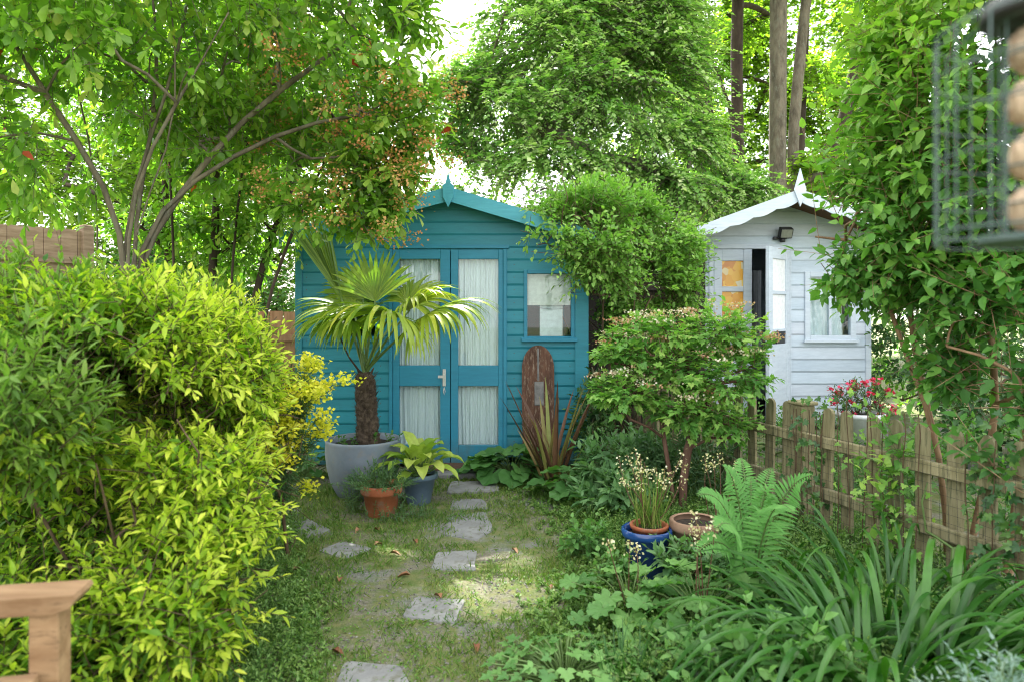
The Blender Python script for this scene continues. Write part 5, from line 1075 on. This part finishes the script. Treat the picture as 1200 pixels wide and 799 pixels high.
# ------------------------------------------------------------------ trees behind
def big_tree(name, label, base, trunks, lobes, n, mat, ll, lw, seed, shoot=.7, nl=16, wood=M['bark'], nb=70, rtip=.02, droop=.2, sag=.25, rmin=.45, out=.6, cut=.55, expo=.42, rmaxr=.35, keep=None, kind='simple', jit=.4, gap=.0, gs=1.1):
    kp = keep if gap <= 0 else (lambda p: ((noise3(p * [1, 1, 1.8], gs, seed) > gap) | (p[:, 2] > 8.2)) & (keep(p) if keep else True))  # high crown out of view gets no gaps, shaped to block the sun
    rng = np.random.default_rng(seed); P, N_ = lobes_pts(lobes, n, rng, rmin, cut, kp); D = nrm(N_ * [1, 1, .5] + rng.normal(0, jit, N_.shape) + UP * -.08); L = rng.uniform(.6, 1.3, len(P)) * shoot
    lf, tw = shoots(P - D * L[:, None] * .5, D, L, nl, ll, lw, kind, rng, 'plane', 75, 35, droop, sag, upn=.95, t0=.02, age=.35)
    tw2 = prisms3(P - D * L[:, None] * .5, P + D * L[:, None] * .5 - UP * (sag * L)[:, None], np.full((len(P), 1), .006), np.full((len(P), 1), .002))
    tg = P[rng.choice(len(P), min(nb, len(P)), replace=False)]; sk = skeleton(trunks, list(tg), rtip, expo, rng, 7, .022, rmaxr)
    return plant(name, label, 'tree', np.array(base, float), [('crown', [lf], mat)], ('trunk', sk + [tw2], wood))
def trunkline(px, d, tops, sy=560):
    b = at(px, 0, d) * [1, 1, 0]; return [b] + [at(x, y, d + k * .15) for k, (x, y) in enumerate(tops)]
ll_ = [(at(545, 110, 11.2), (.8, .9, .6)), (at(525, 165, 11), (.6, .8, .4)), (at(545, 215, 10.8), (.6, .7, .4)), (at(650, 60, 11.5), (1.5, 1.3, 1.3)), (at(590, 130, 11), (1.1, 1.1, .9)), (at(700, 120, 11), (1.5, 1.3, 1.0)), (at(550, 170, 11), (.7, .9, .45)), (at(640, 190, 10.8), (1.3, 1.1, .55)), (at(760, 170, 11), (.9, 1.0, .7)), (at(775, 90, 11.5), (.9, 1.0, 1.0)), (at(800, 160, 11.3), (.7, .9, .6)), (at(690, -60, 12), (2.0, 1.8, 1.4)), (at(760, 20, 12), (1.0, 1.2, 1.2)), (at(790, 215, 10.8), (.8, .9, .45)), (at(860, 220, 11.2), (.7, .8, .4)), (at(535, 225, 10.9), (.65, .8, .42)), (at(560, 250, 10.6), (.5, .7, .35)), (at(640, -220, 12.5), (2.4, 2.2, 1.8)), (at(760, -380, 13), (2.4, 2.2, 1.8)), (at(600, -420, 12), (2.3, 2.2, 1.6)), (at(450, -420, 11.5), (1.4, 1.8, 1.4))]
big_tree('lime_tree', 'huge lime tree with tiers of drooping pale green leaves behind the turquoise shed', at(735, 0, 13) * [1, 1, 0], [trunkline(752, 13.4, [(748, 330), (744, 150), (738, 0), (730, -200), (720, -380)])], ll_, 14000, M['l_lime'], .10, .078, 151, .85, 21, rtip=.02, nb=110, droop=.32, sag=.42, jit=.3, gap=.44, gs=.75, rmaxr=.10)
# tall trunks right of it, with bright leaves beyond
far = M['l_far']
big_tree('tall_tree', 'tall tree with twin dark leaning trunks right of the lime', at(815, 0, 14) * [1, 1, 0], [trunkline(835, 14, [(832, 330), (818, 140), (802, 40), (785, -60), (770, -200)]), trunkline(838, 14, [(836, 320), (826, 120), (808, 30), (800, -60), (795, -220)])], [(at(830, -140, 14), (2.2, 2, 1.6)), (at(800, -330, 14), (2.2, 2, 1.6))], 1700, far, .13, .10, 152, .8, 14, M['bark_dark'], 40, .045, rmaxr=.17)
big_tree('tall_tree', 'dark-trunked tree with a forked curving limb between the leaning trunks and the pale trunk', at(868, 0, 14.5) * [1, 1, 0], [trunkline(872, 14.5, [(868, 330), (864, 150), (863, 60), (866, -60), (866, -240)]), trunkline(871, 14.4, [(868, 300), (864, 170), (856, 130), (846, 98), (834, 70), (820, 50), (808, 42)])], [(at(880, -120, 15), (2.0, 2, 1.5)), (at(870, 30, 16.5), (.7, .7, .5)), (at(850, 150, 16), (.6, .6, .4)), (at(900, -320, 15), (2.2, 2, 1.6))], 1700, far, .13, .10, 153, .8, 14, M['bark_dark'], 30, .04, rmaxr=.13)
big_tree('tall_tree', 'stout pale grey-brown trunk rising straight behind the white shed', at(912, 0, 13.5) * [1, 1, 0], [trunkline(910, 13.5, [(911, 330), (911, 160), (912, 40), (912, -80), (912, -300)]), trunkline(925, 13.9, [(926, 330), (930, 150), (940, 40), (952, -60), (970, -200)])], [(at(960, -140, 13.8), (2.1, 2, 1.5)), (at(930, -330, 14), (2.3, 2, 1.6)), (at(950, 90, 15), (.6, .6, .4)), (at(960, 195, 14), (.9, .7, .4))], 1900, far, .13, .10, 154, .8, 14, M['bark'], 40, .05, rmaxr=.17)
big_tree('tall_tree', 'slender crooked-limbed tree right of the pale trunk', at(950, 0, 15) * [1, 1, 0], [trunkline(940, 15, [(940, 330), (938, 170), (942, 90), (945, 0), (948, -120)]), trunkline(942, 15.1, [(945, 320), (955, 210), (985, 160), (1000, 90), (1010, 40)]), trunkline(945, 15, [(948, 330), (960, 180), (985, 150), (1020, 120), (1050, 70)])], [(at(1010, 80, 17), (1.0, .8, .7)), (at(1080, -40, 16), (2.0, 1.6, 1.6)), (at(1060, -300, 16), (2.6, 2, 1.8)), (at(1060, 180, 16), (1.4, 1.2, 1.0))], 2000, far, .13, .10, 155, .8, 14, M['bark_dark'], 50, .035, rmaxr=.14)
big_tree('far_tree', 'bright backlit foliage of the farthest tree behind the trunks', (6, 22, 0), [[(6, 22, 0), (6, 22, 3), (6.2, 22, 7)]], [((5.2, 22, 5.0), (3.2, .7, 2.6)), ((8.2, 22, 4.2), (3.0, .7, 2.8)), ((7.0, 22, 8.5), (3.4, .8, 2.4)), ((11.5, 22, 5), (3.4, .7, 3.6)), ((5.6, 22, 10.5), (3, .7, 3)), ((9.5, 22, 10), (3, .7, 3))], 5600, far, .17, .13, 156, 1.0, 15, M['bark_dark'], 40, .03)
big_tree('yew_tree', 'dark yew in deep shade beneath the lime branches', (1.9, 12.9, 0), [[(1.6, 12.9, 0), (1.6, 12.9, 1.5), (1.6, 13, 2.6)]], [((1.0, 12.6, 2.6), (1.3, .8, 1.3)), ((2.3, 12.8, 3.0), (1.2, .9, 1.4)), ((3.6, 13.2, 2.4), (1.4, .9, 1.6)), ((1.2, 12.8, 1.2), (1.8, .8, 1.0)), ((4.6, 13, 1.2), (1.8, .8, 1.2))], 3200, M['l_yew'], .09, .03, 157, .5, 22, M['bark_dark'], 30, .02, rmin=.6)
big_tree('far_tree', 'tall bright tree filling the view behind the multi-stemmed tree', (-6.2, 15, 0), [[(-6.2, 15, 0), (-6.1, 15, 3), (-6, 15, 7)]], [((-6.5, 15, 5.2), (2.6, 1.8, 2.2)), ((-5.0, 15.2, 7.2), (2.2, 1.8, 1.8)), ((-9, 14.5, 5.5), (2.8, 1.8, 2.6)), ((-4.2, 15, 4.4), (1.3, 1.4, 1.6)), ((-8, 15, 8.5), (3.0, 2, 2.0)), ((-12, 14, 5), (2.4, 1.8, 3))], 3600, far, .15, .11, 160, .9, 15, M['bark_dark'], 50, .025)
big_tree('far_tree', 'bushy tree far behind the left fence', (-5.5, 13, 0), [[(-5.5, 13, 0), (-5.5, 13, 2), (-5.4, 13, 3.5)]], [((-5.6, 13, 3.2), (2.0, 1.6, 1.6)), ((-7.8, 12.5, 3.0), (2.2, 1.6, 2.0)), ((-4.2, 13.5, 1.8), (1.2, 1, 1.3))], 1700, far, .13, .095, 158, .8, 14, M['bark_dark'], 40, .02)
big_tree('far_tree', 'light green tree beyond the reddish fence left of the shed', (-4.2, 11, 0), [[(-4.2, 11, 0), (-4.2, 11, 1), (-4.1, 11, 2)]], [((-4.0, 11, 1.3), (1.2, 1.0, .9)), ((-3.0, 10.5, .9), (.8, .8, .8)), ((-5.6, 10.5, 1.5), (1.2, 1.0, .9))], 900, M['l_green'], .10, .07, 159, .6, 14, M['bark_dark'], 30, .015)

# ------------------------------------------------------------------ bench, near left
BX = Matrix.Translation((-.925, 1.48, 0)) @ Matrix.Rotation(R(10), 4, 'Z')
bn = thing('garden_bench', 'new pale wooden garden bench with its arm at the lower left edge', 'bench', (-.905, 1.48, 0))
def bb(*a): return xf(boxes(*a), BX)
ap = [(-.60, .625), (-.03, .625), (.0, .640), (.0, .664), (-.60, .664)]
for y in (0.0, -1.25):
    build('armrest', xf(prism([(-.6, .627), (-.045, .627), (-.012, .637), (0, .655), (-.004, .664), (-.6, .664)], y - .048, y + .042), BX), M['bench'], bn, False)
    build('leg', bb((-.098, -.04, y - .03, y + .03, 0, .625, .003)), M['bench'], bn, False)
    build('leg', bb((-.60, -.542, y - .03, y + .03, 0, .92, .003)), M['bench'], bn, False)
    build('side_rail', bb((-.541, -.099, y - .02, y + .02, .33, .41, .003)), M['bench'], bn, False)
for k in range(5): build('seat_slat', bb((-.53 + k * .095, -.455 + k * .095, -1.22 if k < 4 else -1.215, -.031 if k > 3 else -.005, .478, .5, .003)), M['bench'], bn, False)
build('front_rail', bb((-.09, -.05, -1.219, -.031, .34, .43, .003)), M['bench'], bn, False)
build('back_rail', bb((-.585, -.55, -1.219, -.031, .84, .91, .003), (-.585, -.55, -1.219, -.031, .48, .54, .003)), M['bench'], bn, False)
for k in range(9): build('back_slat', bb((-.575, -.56, -1.16 + k * .13, -1.10 + k * .13, .541, .839, .002)), M['bench'], bn, False)

# ------------------------------------------------------------------ bird feeder, near right
FD = .74; fc = at(1219, 150, FD); zlo, zhi = at(0, 283, FD)[2], at(0, 22, FD)[2]; fr = .098
bf = thing('bird_feeder', 'hanging wire cage bird feeder close by on the right edge', 'bird feeder', (fc[0], fc[1], zlo))
def ring(r, z, rad): return tube([(fc[0] + r * math.cos(a), fc[1] + r * math.sin(a), z) for a in np.linspace(0, 2 * math.pi, 49)], rad, 6)
cg = [tube([(fc[0] + fr * math.cos(a), fc[1] + fr * math.sin(a), z) for z in (zlo, (zlo + zhi) / 2, zhi - .01)] + [(fc[0] + .05 * math.cos(a), fc[1] + .05 * math.sin(a), zhi + .02)], .001, 6) for a in np.linspace(0, 2 * math.pi, 17)[:-1] + .1]
cg += [ring(fr, z, .001) for z in np.linspace(zlo, zhi - .01, 6)] + [ring(fr, zlo + .012, .0015), ring(fr * .6, zlo, .0015)]
build('cage', cg, M['feeder'], bf)
ic = [tube([(fc[0] + .036 * math.cos(a), fc[1] + .036 * math.sin(a), z) for z in (zlo, zhi)], .0013, 5) for a in np.linspace(0, 2 * math.pi, 9)[:-1]]
ic += [ring(.036, z, .0013) for z in np.linspace(zlo, zhi, 7)]
build('inner_tube', ic, M['feeder'], bf)
build('tray', [lathe((fc[0], fc[1], zlo), [(0, -.002), (.052, -.002), (.056, .0), (.056, .006), (.052, .006), (.05, .0), (0, .0)], 40)], M['feeder'], bf)
build('lid', [lathe((fc[0], fc[1], zhi), [(.0, .035), (.02, .034), (.05, .022), (.056, .006), (.054, .0), (0, 0)], 32)], M['black'], bf)
build('hanger', [tube([(fc[0], fc[1], zhi + .035), (fc[0], fc[1], zhi + .2), (fc[0] + .03, fc[1], zhi + .26)], .0025, 6)], M['metal'], bf)
rng = np.random.default_rng(171)
for k, lab in enumerate(('fat ball lying lowest in the wire feeder', 'fat ball second from the bottom of the feeder', 'fat ball second from the top of the feeder', 'topmost fat ball in the wire feeder')):
    r = .031; nu, nv = 28, 18; u = np.arange(nu) * 2 * math.pi / nu; v = np.linspace(0, math.pi, nv); U, Vv = np.meshgrid(u, v, indexing='ij')
    rr = r * (1 + .05 * np.sin(5 * U + k) * np.sin(4 * Vv) + .03 * rng.normal(size=U.shape) * np.sin(Vv)); z0 = zlo + .034 + k * .0585
    Vs = np.stack([rr * np.sin(Vv) * np.cos(U), rr * np.sin(Vv) * np.sin(U), rr * np.cos(Vv) * .95], -1).reshape(-1, 3)
    i, j = np.meshgrid(np.arange(nu), np.arange(nv - 1), indexing='ij'); i2 = (i + 1) % nu
    o = build('fat_ball', [(Vs, np.stack([i * nv + j, i * nv + j + 1, i2 * nv + j + 1, i2 * nv + j], -1).reshape(-1, 4), None)], M['fat']); o.location = (fc[0] + rng.normal(0, .002), fc[1], z0); tag(o, lab, 'fat ball', 'fat balls in the bird feeder')
hk = thing('feeder_pole', 'thin metal crook pole that carries the bird feeder', 'pole', (fc[0] + .4, fc[1], 0))
build('shaft', [tube([(fc[0] + .4, fc[1], 0), (fc[0] + .4, fc[1], 1.9)] + [(fc[0] + .2 + .2 * math.cos(a), fc[1], 1.9 + .14 * math.sin(a)) for a in np.linspace(.1, math.pi, 14)] + [(fc[0], fc[1], zhi + .2)], .006, 8)], M['black'], hk)
